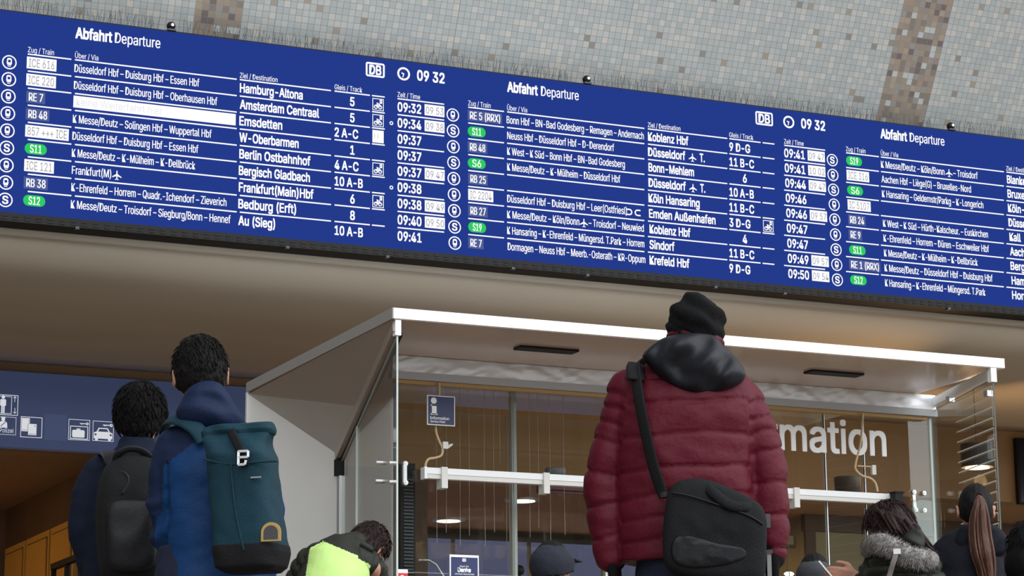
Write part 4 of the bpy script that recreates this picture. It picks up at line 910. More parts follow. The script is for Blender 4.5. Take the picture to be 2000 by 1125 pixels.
class Fig:
    def __init__(s, px, D, label, name='person', group=None):
        s.px = px; P = atD(px, 820, D); s.base = np.array([P[0], P[1], 0.0]); h = s.base-np.array([CAM[0], CAM[1], 0]); s.h = h/np.linalg.norm(h)
        s.rz = math.atan2(-s.h[0], s.h[1]); s.r = np.array([s.h[1], -s.h[0], 0.0])
        s.root = empty(name, tuple(s.base), label, 'person', group, s.rz, True); s.ppm = F/D
    def L(s, px, py, y=0.0):
        q = onP(px, py, s.base+s.h*y, s.h)-s.base; return Vector((float(q @ s.r), y, float(q[2])))
    def Z(s, py): return s.L(s.px, py).z
    def part(s, nm, mb, m, par=None, smooth=True): return mb.build(nm, m, par or s.root, smooth)
    def soft(s, nm, mb, m, vox=0.009, it=4, fn=None, pf=None, par=None):
        me = remesh(mb, vox, it)
        if fn: displace(me, fn)
        for x in (m if isinstance(m, (list, tuple)) else [m]): me.materials.append(x)
        if pf: paint(me, pf)
        me.name = nm; o = bpy.data.objects.new(nm, me); COL.objects.link(o); o.parent = par or s.root
        me.polygons.foreach_set('use_smooth', [True]*len(me.polygons)); return o
    def body(s, head, hs=1.0, yaw=0.0, pitch=0.0, roll=0.0, neck=None, sh=1.45, shw=0.17, hip=0.92, arms=(), vox=0.008, feet=True, hands=True, cx=0.0, cy=0.0, hipxy=None, curl=0.5):
        s.head = Vector(head); s.hs = hs; s.T = rotm(pitch, roll, yaw)*hs
        mb = MB(); mb.star(s.head, head_r, s.T, 48, 36)
        for k in (-1, 1):
            c = s.head+s.T @ Vector((k*0.079, -0.012, -0.012))
            mb.star(c, lambda x, y, z: 1/math.sqrt((x/0.010)**2+(y/0.019)**2+(z/0.033)**2), s.T @ rotm(0, -k*0.25, k*-0.45), 16, 12)
            ring = [c+s.T @ Vector((k*(0.008+0.004*math.cos(a)), -0.004-0.018*math.sin(a), 0.032*math.cos(a))) for a in (-0.4, 0.2, 0.9, 1.6, 2.3)]
            mb.capsule(ring, 0.0062*hs, 8)
        nk = Vector(neck) if neck is not None else Vector((cx, cy, sh+0.03))
        mb.capsule([s.head+s.T @ Vector((0, -0.018, -0.06)), nk, nk+Vector((0, 0, -0.06))], [0.056*hs, 0.058*hs, 0.075*hs], 18)
        hx, hy = hipxy if hipxy else (cx, cy)
        sh -= 0.06; tz = lambda t: (hip+(sh-hip)*t, hx+(cx-hx)*t, hy+(cy-hy)*t)
        R = []
        for t, w, d in ((-0.12, 0.155, 0.10), (0.02, 0.17, 0.115), (0.25, 0.145, 0.10), (0.55, min(0.155, shw*0.85), 0.105), (0.8, min(0.16, shw*0.85), 0.10), (0.92, shw*0.75, 0.075), (1.03, shw*0.4, 0.055)):
            z, x, y = tz(t); R.append((z, x, y, w, d))
        mb.loft(R, n=36, e=2.2)
        for a in arms:
            mb.capsule([nk+Vector((0, 0, -0.10)), (nk+Vector((0, 0, -0.10))).lerp(Vector(a[0])-Vector((0, 0, 0.03)), 0.55), Vector(a[0])-Vector((0, 0, 0.03))], [0.06, 0.045, 0.040], 14); mb.capsule([Vector(a[0])-Vector((0, 0, 0.03)), a[1], a[2]], [0.040, 0.036, 0.027], 14)
            if hands:
                w, e = Vector(a[2]), Vector(a[1]); f = Vector(a[5]).normalized() if len(a) > 5 else (w-e).normalized(); side = Vector(a[3]) if len(a) > 3 else Vector((0, 1, 0))
                side = (side-f*side.dot(f)).normalized(); n = Vector(a[4]) if len(a) > 4 else side.cross(f)*(1 if a[0][0] > cx else -1)
                hand(mb, w, f, n, side, 1.0, curl)
        if feet:
            for k in (-1, 1):
                x = hx+k*0.095; mb.capsule([(x, hy, hip-0.04), (x*1.02+0.0, hy+0.02, hip*0.52), (x*1.03, hy-0.01, 0.10)], [0.082, 0.056, 0.040], 14)
                mb.capsule([(x*1.03, hy-0.03, 0.055), (x*1.06, hy+0.07, 0.045), (x*1.08, hy+0.15, 0.04)], [0.036, 0.038, 0.03], 12)
        b = s.soft('body', mb, SKIN, vox, 3)
        for k in (-1, 1):
            c = s.head+s.T @ Vector((k*0.031, 0.079, 0.006)); s.part('eye', MB().star(c, lambda x, y, z: 0.0115, s.T*(1/hs), 14, 10), EYEM)
        if feet:
            leg = MB(); 
            for k in (-1, 1):
                x = hx+k*0.095; leg.capsule([(x, hy, hip-0.02), (x*1.02, hy+0.02, hip*0.52), (x*1.03, hy-0.015, 0.13)], [0.098, 0.075, 0.062], 16)
            leg.loft([(hip-0.14, hx, hy, 0.17, 0.115), (hip+0.02, hx, hy, 0.185, 0.13), (hip+0.14, hx, hy, 0.17, 0.12)], n=32)
            s.soft('trousers', leg, s.trm, 0.012, 3, lambda c, n: 0.006*nz(c, 9)+0.004*nz(c, 22))
            for k in (-1, 1):
                x = (hx+k*0.095)*1.05 if hx+k*0.095 else 0; x = hx+k*0.1
                m = MB(); m.capsule([(x, hy-0.05, 0.062), (x, hy+0.07, 0.06), (x, hy+0.18, 0.05)], [0.049, 0.05, 0.042], 14); m.box((x-0.045, hy-0.09, 0.0), (x+0.045, hy+0.21, 0.03)); m.capsule([(x, hy-0.02, 0.08), (x, hy-0.01, 0.15)], [0.05, 0.052], 12)
                s.soft('shoe', m, BLACK, 0.012, 2)
        return b
    def hair(s, m, style='short', thick=0.014, tufts=260, seed=1, tuft_len=0.035, hair_w=0.0036):
        rnd = random.Random(seed)
        def mask(x, y, z):
            if style == 'short': lim = -0.62+1.15*smooth01(-0.75, 0.75, y)-0.10*(1-abs(x))*(y < 0)
            elif style == 'long': lim = -1.2+1.75*smooth01(0.15, 0.75, y)
            else: lim = -0.55+1.05*smooth01(-0.7, 0.75, y)
            return smooth01(lim-0.07, lim+0.09, z)
        def rf(x, y, z):
            k = mask(x, y, z); a = math.atan2(x, y)
            t = thick*(1+0.35*max(0, z))+0.004*noise.noise(Vector((a*7, z*2.2, 3)))+0.0025*noise.noise(Vector((a*19, z*3, 8)))
            if style == 'long': t += 0.035*smooth01(0.3, -0.8, z)
            yy = y if y < 0.4 else y*0.9
            return 1/math.sqrt((x/0.077)**2+(y/0.097)**2+(z/0.118)**2)*(0.88+0.12*k)+t*k
        mb = MB(); mb.star(s.head, rf, s.T, 72, 48)
        n = 0
        while n < tufts:
            d = Vector((rnd.gauss(0, 1), rnd.gauss(0, 1), rnd.gauss(0.2, 1))).normalized()
            if mask(d.x, d.y, d.z) < 0.6: continue
            n += 1; p = d*(rf(d.x, d.y, d.z)-0.004)
            dn = Vector((0, 0, -1))+Vector((rnd.uniform(-0.4, 0.4), rnd.uniform(-0.5, 0.2), 0)); t = (dn-d*dn.dot(d)).normalized(); L = tuft_len*rnd.uniform(0.5, 1.3); hw = hair_w*rnd.uniform(0.6, 1.2)
            q = [p, p+t*L*0.5+d*0.0035, p+t*L-d*L*L*3.0+d*rnd.uniform(0.0, 0.004)]
            mb.tube([s.head+s.T @ v for v in q], [hw, hw*0.8, 0.0006], 5, 0, 0.5, s.T @ d)
        return s.part('hair', mb, m)
def garment_fn(arms, half, zs=(), zw=0.0065, depth=0.011, puff=0.007, sp=0.0, s0=0.0, wr=0.005, ws=10, dense=None, skew=0.0):
    """seams and creases of a jacket: zs heights of the body seams, sp spacing of the sleeve seams"""
    def fn(c, n):
        o = wr*nz(c, ws)+wr*0.5*nz((c.x*1.6, c.y, c.z*2.6), ws*1.2, 5)
        for pts, rad in arms:
            d, t = seg_near(c, pts)
            if d < rad_at(pts, rad, t)*1.3 and abs(c.x-half[0]) > half[1]:
                if sp:
                    q = sp if not dense or t > dense[0] else dense[1]
                    t2 = t+0.010*nz(c, 14)+s0; u = (t2 % q)/q; g = min(u, 1-u)*q
                    o += puff*math.sin(PI*u)-depth*math.exp(-(g/zw)**2)
                return o
        if zs:
            zz = c.z+0.008*nz(c, 8, 2)+skew*c.x
            g = min(abs(zz-q) for q in zs); o += -depth*math.exp(-(g/zw)**2)
            lo = max([q for q in zs if q <= zz], default=zs[-1]-0.1); hi = min([q for q in zs if q > zz], default=zs[0]+0.1)
            o += puff*math.sin(PI*min(1, max(0, (zz-lo)/max(hi-lo, 0.02))))
        return o
    return fn
def closed_curve(pts, n):
    P = [Vector(p) for p in pts]; k = len(P); out = []
    L = [(P[(i+1) % k]-P[i]).length for i in range(k)]; tot = sum(L)
    for j in range(n):
        d = tot*j/n; i = 0
        while d > L[i]: d -= L[i]; i += 1
        t = d/L[i]; a, b, c, e = P[i-1], P[i], P[(i+1) % k], P[(i+2) % k]
        out.append(0.5*((2*b)+(c-a)*t+(2*a-5*b+4*c-e)*t*t+(3*b-a-3*c+e)*t**3))
    return out
def pillow(mb, outline, y0, front, back, e=2.2, n=64, K=14, mi=0, fn=None):
    """padded shape with the outline [(x, z)] in the x-z plane at y0, bulging front towards -y"""
    O = closed_curve([(p[0], 0, p[1]) for p in outline], n); c = sum(O, Vector())/n; v = []; f = []
    rs = [math.sin(PI/2*i/K) for i in range(K, 0, -1)]
    def lay(sign, th):
        for r in rs[(0 if sign < 0 else 1):]:
            for p in O:
                q = c+(p-c)*r; h = th*(1-r**e)**(1/e); y = y0+sign*h
                if fn and sign < 0: y += fn(q.x, q.z, r)
                v.append((q.x, y, q.z))
        v.append((c.x, y0+sign*th+(fn(c.x, c.z, 0) if fn and sign < 0 else 0), c.z))
    lay(-1, front); k1 = len(rs)
    for i in range(k1-1):
        for j in range(n): f.append((i*n+j, (i+1)*n+j, (i+1)*n+(j+1) % n, i*n+(j+1) % n))
    ap = k1*n
    for j in range(n): f.append(((k1-1)*n+j, ap, (k1-1)*n+(j+1) % n))
    b0 = len(v); lay(1, back)
    ringi = [list(range(n))]+[list(range(b0+i*n, b0+(i+1)*n)) for i in range(k1-1)]
    for a, b in zip(ringi, ringi[1:]):
        for j in range(n): f.append((a[j], a[(j+1) % n], b[(j+1) % n], b[j]))
    ap2 = b0+(k1-1)*n; l = ringi[-1]
    for j in range(n): f.append((l[j], l[(j+1) % n], ap2))
    return mb.add(v, f, mi)
def strap(mb, pts, w, t=0.006, ref=(0, -1, 0), mi=0, n=10): return mb.tube(pts, w/2, n, mi, t/w if t < w else 1, ref)
def cr(P, k=6):
    P = [Vector(p) for p in P]; Q = []
    for i in range(len(P)-1):
        a, b, c, d = P[max(i-1, 0)], P[i], P[i+1], P[min(i+2, len(P)-1)]
        for j in range(k): t = j/k; Q.append(0.5*((2*b)+(c-a)*t+(2*a-5*b+4*c-d)*t*t+(3*b-a-3*c+d)*t**3))
    return Q+[P[-1]]

CL_RED = mat('burgundy_quilt', (0.085, 0.0032, 0.012), 0.55, bump=0.25, bscale=55)
CL_BLACK = mat('black_nylon', (0.008, 0.008, 0.010), 0.45, bump=0.2, bscale=40)
CL_HOOD = mat('charcoal_nylon', (0.013, 0.0135, 0.018), 0.36, bump=0.2, bscale=30)
CL_KNIT = mat('black_knit', (0.004, 0.004, 0.0045), 0.95, bump=0.6, bscale=220, spec=0.15)
CL_CANVAS = mat('black_canvas', (0.0085, 0.0085, 0.0095), 0.8, bump=0.3, bscale=160)
CL_GLOSS = mat('glossy_patch', (0.004, 0.004, 0.006), 0.28, spec=0.22, bump=0.6, bscale=14)
CL_NAVY = mat('navy_shell', (0.0045, 0.0125, 0.043), 0.65, bump=0.2, bscale=120)
CL_BLUE = mat('bright_blue_shell', (0.002, 0.032, 0.115), 0.6, bump=0.2, bscale=120)
CL_TEAL = mat('teal_fabric', (0.0055, 0.033, 0.050), 0.65, bump=0.35, bscale=240)
CL_DARKNAVY = mat('dark_navy_cloth', (0.0035, 0.007, 0.019), 0.85, bump=0.3, bscale=150)
CL_INK = mat('ink_cloth', (0.0055, 0.006, 0.011), 0.75, bump=0.25, bscale=120)
CL_OLIVE = mat('olive_quilt', (0.013, 0.015, 0.010), 0.5, bump=0.2, bscale=60)
CL_LIME = mat('lime_panel', (0.46, 0.66, 0.20), 0.75, bump=0.15, bscale=80)
CL_FUR = mat('grey_fur', (0.24, 0.22, 0.215), 0.9, var=0.35, vscale=30)
CL_JEAN = mat('dark_trousers', (0.012, 0.016, 0.035), 0.8, bump=0.3, bscale=200)
HAIR_BK = mat('black_hair', (0.0055, 0.0045, 0.0045), 0.45, bump=0.5, bscale=60, stretch=(6, 6, 1))
HAIR_BK2 = mat('soft_black_hair', (0.005, 0.004, 0.0045), 0.6, bump=0.5, bscale=60, stretch=(6, 6, 1))
HAIR_BR = mat('dark_brown_hair', (0.022, 0.009, 0.009), 0.45, bump=0.5, bscale=60, stretch=(6, 6, 1))
HAIR_PT = mat('brown_hair', (0.085, 0.038, 0.025), 0.35, var=0.5, vscale=25, stretch=(8, 8, 0.5))
OCHREP = mat('ochre_edge', (0.42, 0.27, 0.07), 0.6); STRAPG = mat('grey_strap', (0.24, 0.21, 0.20), 0.5)

for n_, m_ in MATS.items():
    if any(k in n_ for k in ('quilt', 'nylon', 'canvas', 'shell', 'fabric', 'cloth', 'hair', 'trousers', 'knit')): m_.node_tree.nodes['Principled BSDF'].inputs['Specular IOR Level'].default_value = 0.11 if 'hair' in n_ and 'brown' not in n_ else 0.2
# ---- man in the burgundy quilted jacket
f = Fig(1340, 8.2, 'person seen from behind in a burgundy quilted jacket and black knitted hat'); f.trm = CL_JEAN
L = f.L
aL = [L(1228, 772), L(1182, 925), L(1196, 1072)]; aR = [L(1455, 785), L(1499, 930), L(1506, 1070)]
hc = L(1360, 648, 0.02)
f.body(hc, 0.98, 0.0, 0.10, 0, L(1357, 705, -0.01), f.Z(745), 0.19, 0.90, [(aL[0], aL[1], aL[2], (0.2, 1, 0)), (aR[0], aR[1], aR[2], (-0.2, 1, 0))], cx=L(1342, 800).x, curl=0.9)
mb = MB(); rows = [(1100, 1206, 1480, 0.150), (1040, 1201, 1478, 0.155), (980, 1199, 1474, 0.152), (900, 1198, 1474, 0.155), (840, 1196, 1478, 0.155), (790, 1202, 1482, 0.145), (757, 1216, 1470, 0.128), (728, 1240, 1450, 0.108), (705, 1275, 1432, 0.092), (688, 1296, 1422, 0.082), (676, 1306, 1412, 0.074)]
R = []
for py, a, b, d in rows: p, q = L(a, py), L(b, py); R.append((p.z, (p.x+q.x)/2, 0.0, (q.x-p.x)/2, d))
mb.loft(R, n=48, e=2.3)
ra = [0.068, 0.066, 0.052]
AL = [L(1232, 765), L(1205, 850), L(1177, 935), L(1186, 1010), L(1195, 1088)]; AR = [L(1450, 782), L(1478, 850), L(1501, 925), L(1506, 1000), L(1507, 1078)]
rL = [0.072, 0.072, 0.066, 0.068, 0.050]; rR = [0.068, 0.068, 0.064, 0.062, 0.049]
mb.capsule(AL, rL, 20); mb.capsule(AR, rR, 20)
zs = sorted(L(1340, y).z for y in (742, 797, 860, 924, 976, 1018, 1060))
cxr = L(1340, 900).x
jk = f.soft('jacket', mb, CL_RED, 0.0085, 3, garment_fn([(AL, rL), (AR, rR)], (cxr, 0.19), zs, 0.0045, 0.008, 0.0035, 0.105, 0.02, 0.009, 8, (0.14, 0.05), -0.03))
hd = MB()
def hoodf(x, z, r):
    u = (x-hx_)*0.8+(z-hz_); w = (x-hx_)-0.6*(z-hz_)
    return (1-r**4)*(-0.016*math.sin(w*52+2.2*nz((x, 0, z), 7))-0.012*nz((x, 0, z), 18)-0.010*math.sin(u*40))
hx_, hz_ = L(1352, 730).x, L(1352, 730).z
pillow(hd, [(p.x, p.z) for p in (L(*q) for q in ((1300, 672), (1345, 664), (1392, 668), (1415, 690), (1440, 715), (1455, 740), (1447, 758), (1412, 778), (1372, 786), (1330, 778), (1300, 758), (1272, 730), (1256, 708), (1270, 690)))], -0.105, 0.085, 0.07, 2.4, 96, 22, 0, hoodf)
f.part('hood', hd, CL_HOOD)
cl = MB(); cc = L(1358, 676); cl.tube([(cc.x+0.082*math.cos(t), 0.0+0.076*math.sin(t), cc.z+0.016-0.012*math.cos(t)+0.012*math.sin(-t)) for t in [2*PI*i/28 for i in range(29)]], 0.0165, 10, 0, 1.0, None, False)
f.part('collar', cl, CL_RED)
ht = MB(); c = L(1359, 637, 0.01)
def hatr(x, y, z):
    r = 1/math.sqrt((x/0.0985)**2+(y/0.118)**2+(z/(0.107 if z > 0 else 0.112))**2)
    s1 = (z+0.55*x)
    r += 0.007*math.sin(s1*9.5+1.1*nz((x, y, z), 2))*smooth01(-0.5, 0.1, z)*(1 if y < 0.2 else 0.4)
    r += 0.006*math.exp(-((x+0.05)/0.4)**2)*smooth01(0.75, 1, z)-0.010*math.exp(-((s1+0.42)/0.10)**2)+0.003*nz((x, y, z), 3)
    return r if z > -0.86 else r*0.97
ht.star(c, hatr, rotm(0.12, 0.05, 0), 72, 56); f.part('knitted_hat', ht, CL_KNIT)
for k, (e, w) in enumerate(((aL[1], aL[2]), (aR[1], aR[2]))):
    d = (w-e).normalized(); sd = Vector((0.2 if k == 0 else -0.2, 1, 0)); sd = (sd-d*sd.dot(d)).normalized(); n = sd.cross(d)*(-1 if k == 0 else 1)
    m = MB(); hand(m, w, d, n, sd, 1.22, 0.9); m.capsule([w-d*0.03, w+d*0.03], [0.047, 0.046], 16); f.soft('glove', m, CL_KNIT, 0.007, 2)
bag = empty('shoulder_bag', tuple(f.base), 'black shoulder bag hanging from a strap behind the burgundy jacket', 'bag', None, f.rz, True)
bo = [(1322, 944), (1355, 936), (1392, 942), (1432, 958), (1468, 976), (1488, 992), (1497, 1020), (1497, 1070), (1494, 1122), (1482, 1142), (1440, 1144), (1380, 1136), (1330, 1126), (1300, 1105), (1294, 1060), (1298, 1000), (1306, 962)]
bp = [(p.x, p.z) for p in (L(*q, -0.22) for q in bo)]
m = MB(); bx_, bz_ = L(1400, 1030, -0.22).x, L(1400, 1030, -0.22).z
pillow(m, bp, -0.215, 0.075, 0.045, 5.0, 96, 18, 0, lambda x, z, r: 0.010*nz((x, 1, z), 8)*(1-r**3)+0.004*nz((x, 1, z), 22)*(1-r**3)); m.build('bag_body', CL_CANVAS, bag, True)
m = MB(); pillow(m, [(p.x, p.z) for p in (L(*q, -0.295) for q in ((1312, 1062), (1326, 1046), (1350, 1046), (1400, 1060), (1450, 1070), (1456, 1088), (1420, 1102), (1350, 1108), (1316, 1094)))], -0.287, 0.006, 0.008, 3, 64, 10, 0, lambda x, z, r: -0.004*nz((x, 2, z), 30)*(1-r)); m.build('glossy_panel', CL_GLOSS, bag, True)
m = MB(); m.tube(cr([L(1312, 962, -0.287), L(1345, 968, -0.296), L(1400, 985, -0.298), L(1460, 1006, -0.296), L(1490, 1024, -0.282)]), 0.0035, 6); m.build('zip', BLACK, bag, True)
m = MB(); strap(m, cr([L(1376, 946, -0.26), L(1392, 962, -0.29), L(1425, 986, -0.30), L(1455, 990, -0.29), L(1472, 988, -0.26)]), 0.035, 0.018); m.build('carry_handle', CL_CANVAS, bag, True)
m = MB(); st = cr([L(1262, 728, 0.10), L(1250, 709, 0.02), L(1241, 715, -0.075), L(1243, 740, -0.128), L(1250, 790, -0.165), L(1262, 850, -0.178), L(1276, 910, -0.184), L(1290, 952, -0.19), L(1296, 966, -0.20)])
strap(m, st, 0.046, 0.008); m.build('strap', CL_CANVAS, bag, True)
m = MB(); strap(m, cr([L(1244, 712, -0.05), L(1240, 722, -0.102), L(1243, 742, -0.138)]), 0.062, 0.014); m.build('shoulder_pad', CL_CANVAS, bag, True)
m = MB(); m.tube([L(1296, 962, -0.215), L(1298, 972, -0.22)], 0.014, 10, 0, 0.4, (0, -1, 0)); m.build('buckle', BLACKM, bag)
m = MB(); m.box(L(1496, 1018, -0.24)-Vector((0.002, 0.01, 0.022)), L(1496, 1018, -0.24)+Vector((0.014, 0.01, 0.022))); m.build('side_clip', DGREY, bag)
sc = empty('suitcase', tuple(f.base), 'suitcase with a grey telescopic handle held in the right hand of the burgundy jacket', 'suitcase', None, f.rz, True)
hx = L(1502, 1085, -0.10).x; hz = L(1502, 1082, -0.10).z
m = MB(); m.box((hx-0.007, -0.108, 0.72), (hx+0.007, -0.094, hz)); m.build('handle_tube', MGREY, sc); m = MB(); m.box((hx-0.007, 0.172, 0.72), (hx+0.007, 0.186, hz)); m.build('handle_tube', MGREY, sc)
MB().box((hx-0.012, -0.112, hz), (hx+0.012, 0.190, hz+0.012)).build('grip', DGREY, sc)
m = MB(); hs_ = hx+0.06; m.loft([(0.06, hs_, 0.04, 0.07, 0.17), (0.08, hs_, 0.04, 0.085, 0.20), (0.69, hs_, 0.04, 0.085, 0.20), (0.72, hs_, 0.04, 0.07, 0.17)], n=40, e=5); m.build('shell', DGREY, sc, True)
for a in (0.0, 0.12):
    for b in (-0.11, 0.19): MB().tube([(hx+a-0.012, b, 0.028), (hx+a+0.012, b, 0.028)], 0.028, 16).build('wheel', BLACK, sc)

# ---- man with the teal roll-top backpack
f = Fig(395, 8.5, 'person with short dark hair wearing a navy and bright blue jacket under a teal backpack'); f.trm = CL_JEAN; L = f.L
hc = L(391, 733, 0.03); cx0 = L(410, 900).x
aL = [L(338, 872), L(322, 1000), L(352, 1120, 0.06)]; aR = [L(478, 872), L(520, 1000), L(512, 1115, 0.06)]
f.body(hc, 1.06, 0.05, 0.06, -0.06, L(392, 800, 0.0), f.Z(845), 0.19, 0.92, [(aL[0], aL[1], aL[2], (0.3, 1, 0)), (aR[0], aR[1], aR[2], (-0.3, 1, 0))], cx=cx0)
f.hair(HAIR_BK, 'short', 0.013, 1100, 4, 0.026)
mb = MB(); R = []
for py, a, b, d in ((1180, 318, 520, 0.15), (1100, 318, 524, 0.15), (1000, 312, 520, 0.155), (930, 306, 520, 0.155), (885, 310, 510, 0.14), (850, 330, 490, 0.115), (825, 352, 470, 0.095), (800, 358, 452, 0.085), (780, 352, 446, 0.08)):
    p, q = L(a, py), L(b, py); R.append((p.z, (p.x+q.x)/2, 0.0, (q.x-p.x)/2, d))
mb.loft(R, n=44, e=2.2)
AL = [L(345, 868), L(325, 930), L(322, 1000), L(335, 1070, 0.03), L(352, 1130, 0.06)]; rL = [0.068, 0.066, 0.062, 0.060, 0.052]
AR = [L(472, 870), L(505, 930), L(520, 1000), L(516, 1070, 0.03), L(508, 1130, 0.06)]
mb.capsule(AL, rL, 20); mb.capsule(AR, rL, 20)
g0 = garment_fn([(AL, rL), (AR, rL)], (cx0, 0.16), (), wr=0.008, ws=9)
def gfn(c, n):
    o = g0(c, n); d, t = seg_near(c, AL)
    o -= 0.012*math.exp(-((d-0.082)/0.016)**2)*(1 if c.x > AL[2].x and t > 0.08 else 0)
    if d < 0.09 and t > 0.16: o += 0.010*math.sin(t*62+c.x*30+3*nz(c, 8))*smooth01(0.16, 0.24, t)
    return o
zp = [L(300, 905), L(352, 880)]
def panel(c, n):
    q = c.z+(-0.9)*(c.x-L(330, 900).x)
    return 1 if c.z < L(330, 900).z-0.02+0.75*(c.x-L(330, 900).x) and c.x > L(306, 930).x-0.0*c.z and (c.x > L(318, 950).x or c.z < L(300, 1010).z) else 0
f.soft('jacket', mb, [CL_NAVY, CL_BLUE], 0.009, 4, gfn, panel)
hd = MB()
pillow(hd, [(p.x, p.z) for p in (L(*q) for q in ((352, 795), (368, 768), (395, 754), (425, 756), (444, 776), (462, 806), (478, 830), (470, 846), (435, 852), (395, 850), (358, 838), (344, 816)))], -0.085, 0.075, 0.09, 2.3, 80, 16, 0, lambda x, z, r: (1-r**3)*(-0.010*nz((x, 3, z), 14)-0.007*math.sin(z*60+x*35+2*nz((x, 3, z), 9))))
f.part('hood', hd, CL_NAVY)
bk = empty('teal_backpack', tuple(f.base), 'large teal roll-top backpack with a black base worn over the blue jacket', 'backpack', None, f.rz, True)
yw = math.radians(-24); bc = -0.30
rows = [(1117, 432, 556), (1108, 410, 570), (1080, 404, 578), (1040, 404, 574), (1000, 402, 567), (960, 398, 560), (920, 394, 556), (890, 390, 553), (865, 386, 550), (846, 384, 549), (834, 386, 549)]
def bring(py, a, b, k=1.0):
    p, q = L(a, py, bc), L(b, py, bc); z = (p.z+q.z)/2; cx = (p.x+q.x)/2; hw = (q.x-p.x)/2
    u = hw/(abs(math.cos(yw))*0.60+abs(math.sin(yw))*0.45)*k; return z, cx, u*0.60, u*0.45
def bloft(m, rs, e=4.0, n=56, dz=None):
    v = []; fc = []
    for (z, cx, w, d) in rs:
        for j in range(n):
            t = 2*PI*j/n; c_, s_ = math.cos(t), math.sin(t)
            x = w*math.copysign(abs(c_)**(2/e), c_); y = d*math.copysign(abs(s_)**(2/e), s_)
            X = cx+x*math.cos(yw)-y*math.sin(yw); Y = bc+0.02+x*math.sin(yw)+y*math.cos(yw)
            o = 0.009*nz((X, Y, z), 8)+0.005*nz((X+z*0.8, Y, z), 18)+0.007*math.sin((z+0.9*x)*55)*smooth01(1.22, 1.42, z); v.append((X+o*c_, Y+o*s_, z))
    k = len(rs)
    for i in range(k-1):
        for j in range(n): fc.append((i*n+j, i*n+(j+1) % n, (i+1)*n+(j+1) % n, (i+1)*n+j))
    fc += [tuple(range(n-1, -1, -1)), tuple((k-1)*n+j for j in range(n))]; m.add(v, fc)
def interp(rs, k=5):
    P = [Vector(r) for r in [(*r,) for r in rs]]; out = []
    for i in range(len(rs)-1):
        for j in range(k): t = j/k; out.append(tuple(a*(1-t)+b*t for a, b in zip(rs[i], rs[i+1])))
    return out+[rs[-1]]
top = rows[3:]
rs = [bring(*r) for r in rows[2:]]
rs[-1] = (rs[-1][0], rs[-1][1], rs[-1][2]*0.98, rs[-1][3]*0.30); rs[-2] = (rs[-2][0], rs[-2][1], rs[-2][2]*1.0, rs[-2][3]*0.42); rs[-3] = (rs[-3][0], rs[-3][1], rs[-3][2], rs[-3][3]*0.72)
m = MB(); bloft(m, interp(rs)); m.build('pack_body', CL_TEAL, bk, True)
m = MB(); bloft(m, interp([bring(*r, 1.012) for r in rows[:3]]+[bring(1066, 404, 577, 1.012)])); m.build('base_panel', CL_CANVAS, bk, True)
P = lambda px, py, o=0.0: Vector(bkp(px, py, o))
nF = Vector((math.sin(yw), -math.cos(yw), 0))       # outward normal of the pack's back face
def bkp(px, py, o=0.0):
    # point on the pack's outer face under a pixel, o metres proud of it
    q = L(px, py, bc); i = min(range(len(rows)), key=lambda k: abs(rows[k][1-1]-py)); z, cx, w, d = bring(*rows[i])
    if py < 872: d *= 0.72 if py > 850 else 0.45
    u0 = Vector((cx, bc+0.02, 0))+nF*(d+o); rd = Vector((0, 1, 0))
    lam = ((u0-Vector((q.x, 0, 0))).dot(nF))/(rd.dot(nF)); return (q.x, lam, q.z+ (lam-bc)*0.20)
m = MB(); rl = [(851, 381, 551), (840, 378, 552), (830, 382, 551), (826, 392, 546)]; rr_ = [bring(*r) for r in rl]; bloft(m, interp([(z, c, w*1.03, d*q) for (z, c, w, d), q in zip(rr_, (0.42, 0.50, 0.42, 0.22))], 4), 3.0); m.build('roll_top', CL_TEAL, bk, True)
m = MB(); strap(m, cr([P(448, 834, 0.0), P(456, 852, 0.012), P(466, 872, 0.012), P(474, 892, 0.012), P(478, 908, 0.008)]), 0.030, 0.006, nF); m.build('closure_strap', CL_CANVAS, bk, True)
m = MB(); b0 = P(474, 890, 0.026); ux = Vector((math.cos(yw), math.sin(yw), 0))
for a, b in (((-0.017, 0.020), (0.017, 0.020)), ((0.017, 0.020), (0.017, 0.0)), ((0.017, 0.0), (-0.017, 0.0)), ((-0.017, 0.020), (-0.017, -0.024)), ((-0.017, -0.024), (0.006, -0.024)), ((0.006, -0.024), (0.010, -0.010))):
    m.bar(b0+ux*a[0]+Vector((0, 0, a[1])), b0+ux*b[0]+Vector((0, 0, b[1])), 0.008, 0.008)
m.build('hook_buckle', STEEL, bk)
m = MB(); c0 = P(527, 1036, 0.006); pts = [(-0.034, -0.026), (-0.034, 0.004)]+[(-0.034*math.cos(t), 0.004+0.032*math.sin(t)) for t in [PI*i/12 for i in range(1, 12)]]+[(0.034, 0.004), (0.034, -0.026)]
V = [c0+ux*a+Vector((0, 0, b)) for a, b in pts]; m.hexa(V, [v-nF*0.006 for v in V], 0); V2 = [c0+nF*0.001+ux*a*0.74+Vector((0, 0, b*0.74-0.001)) for a, b in pts]; m.hexa(V2, [v-nF*0.003 for v in V2], 1); m.build('round_patch', [OCHREP, DGREY], bk)
m = MB(); c0 = P(498, 929, 0.006); V = [c0+ux*a+Vector((0, 0, b)) for a, b in ((-0.018, -0.002), (0.018, -0.002), (0.018, 0.003), (-0.018, 0.003))]; m.hexa(V, [v-nF*0.004 for v in V]); m.build('name_tape', MGREY, bk)
for sx_, nm in ((460, 'seam'),):
    m = MB(); m.tube(cr([P(450, 900, 0.002), P(455, 960, 0.003), P(464, 1020, 0.003), P(476, 1072, 0.003)]), 0.004, 6); m.build('seam_piping', CL_TEAL, bk, True)
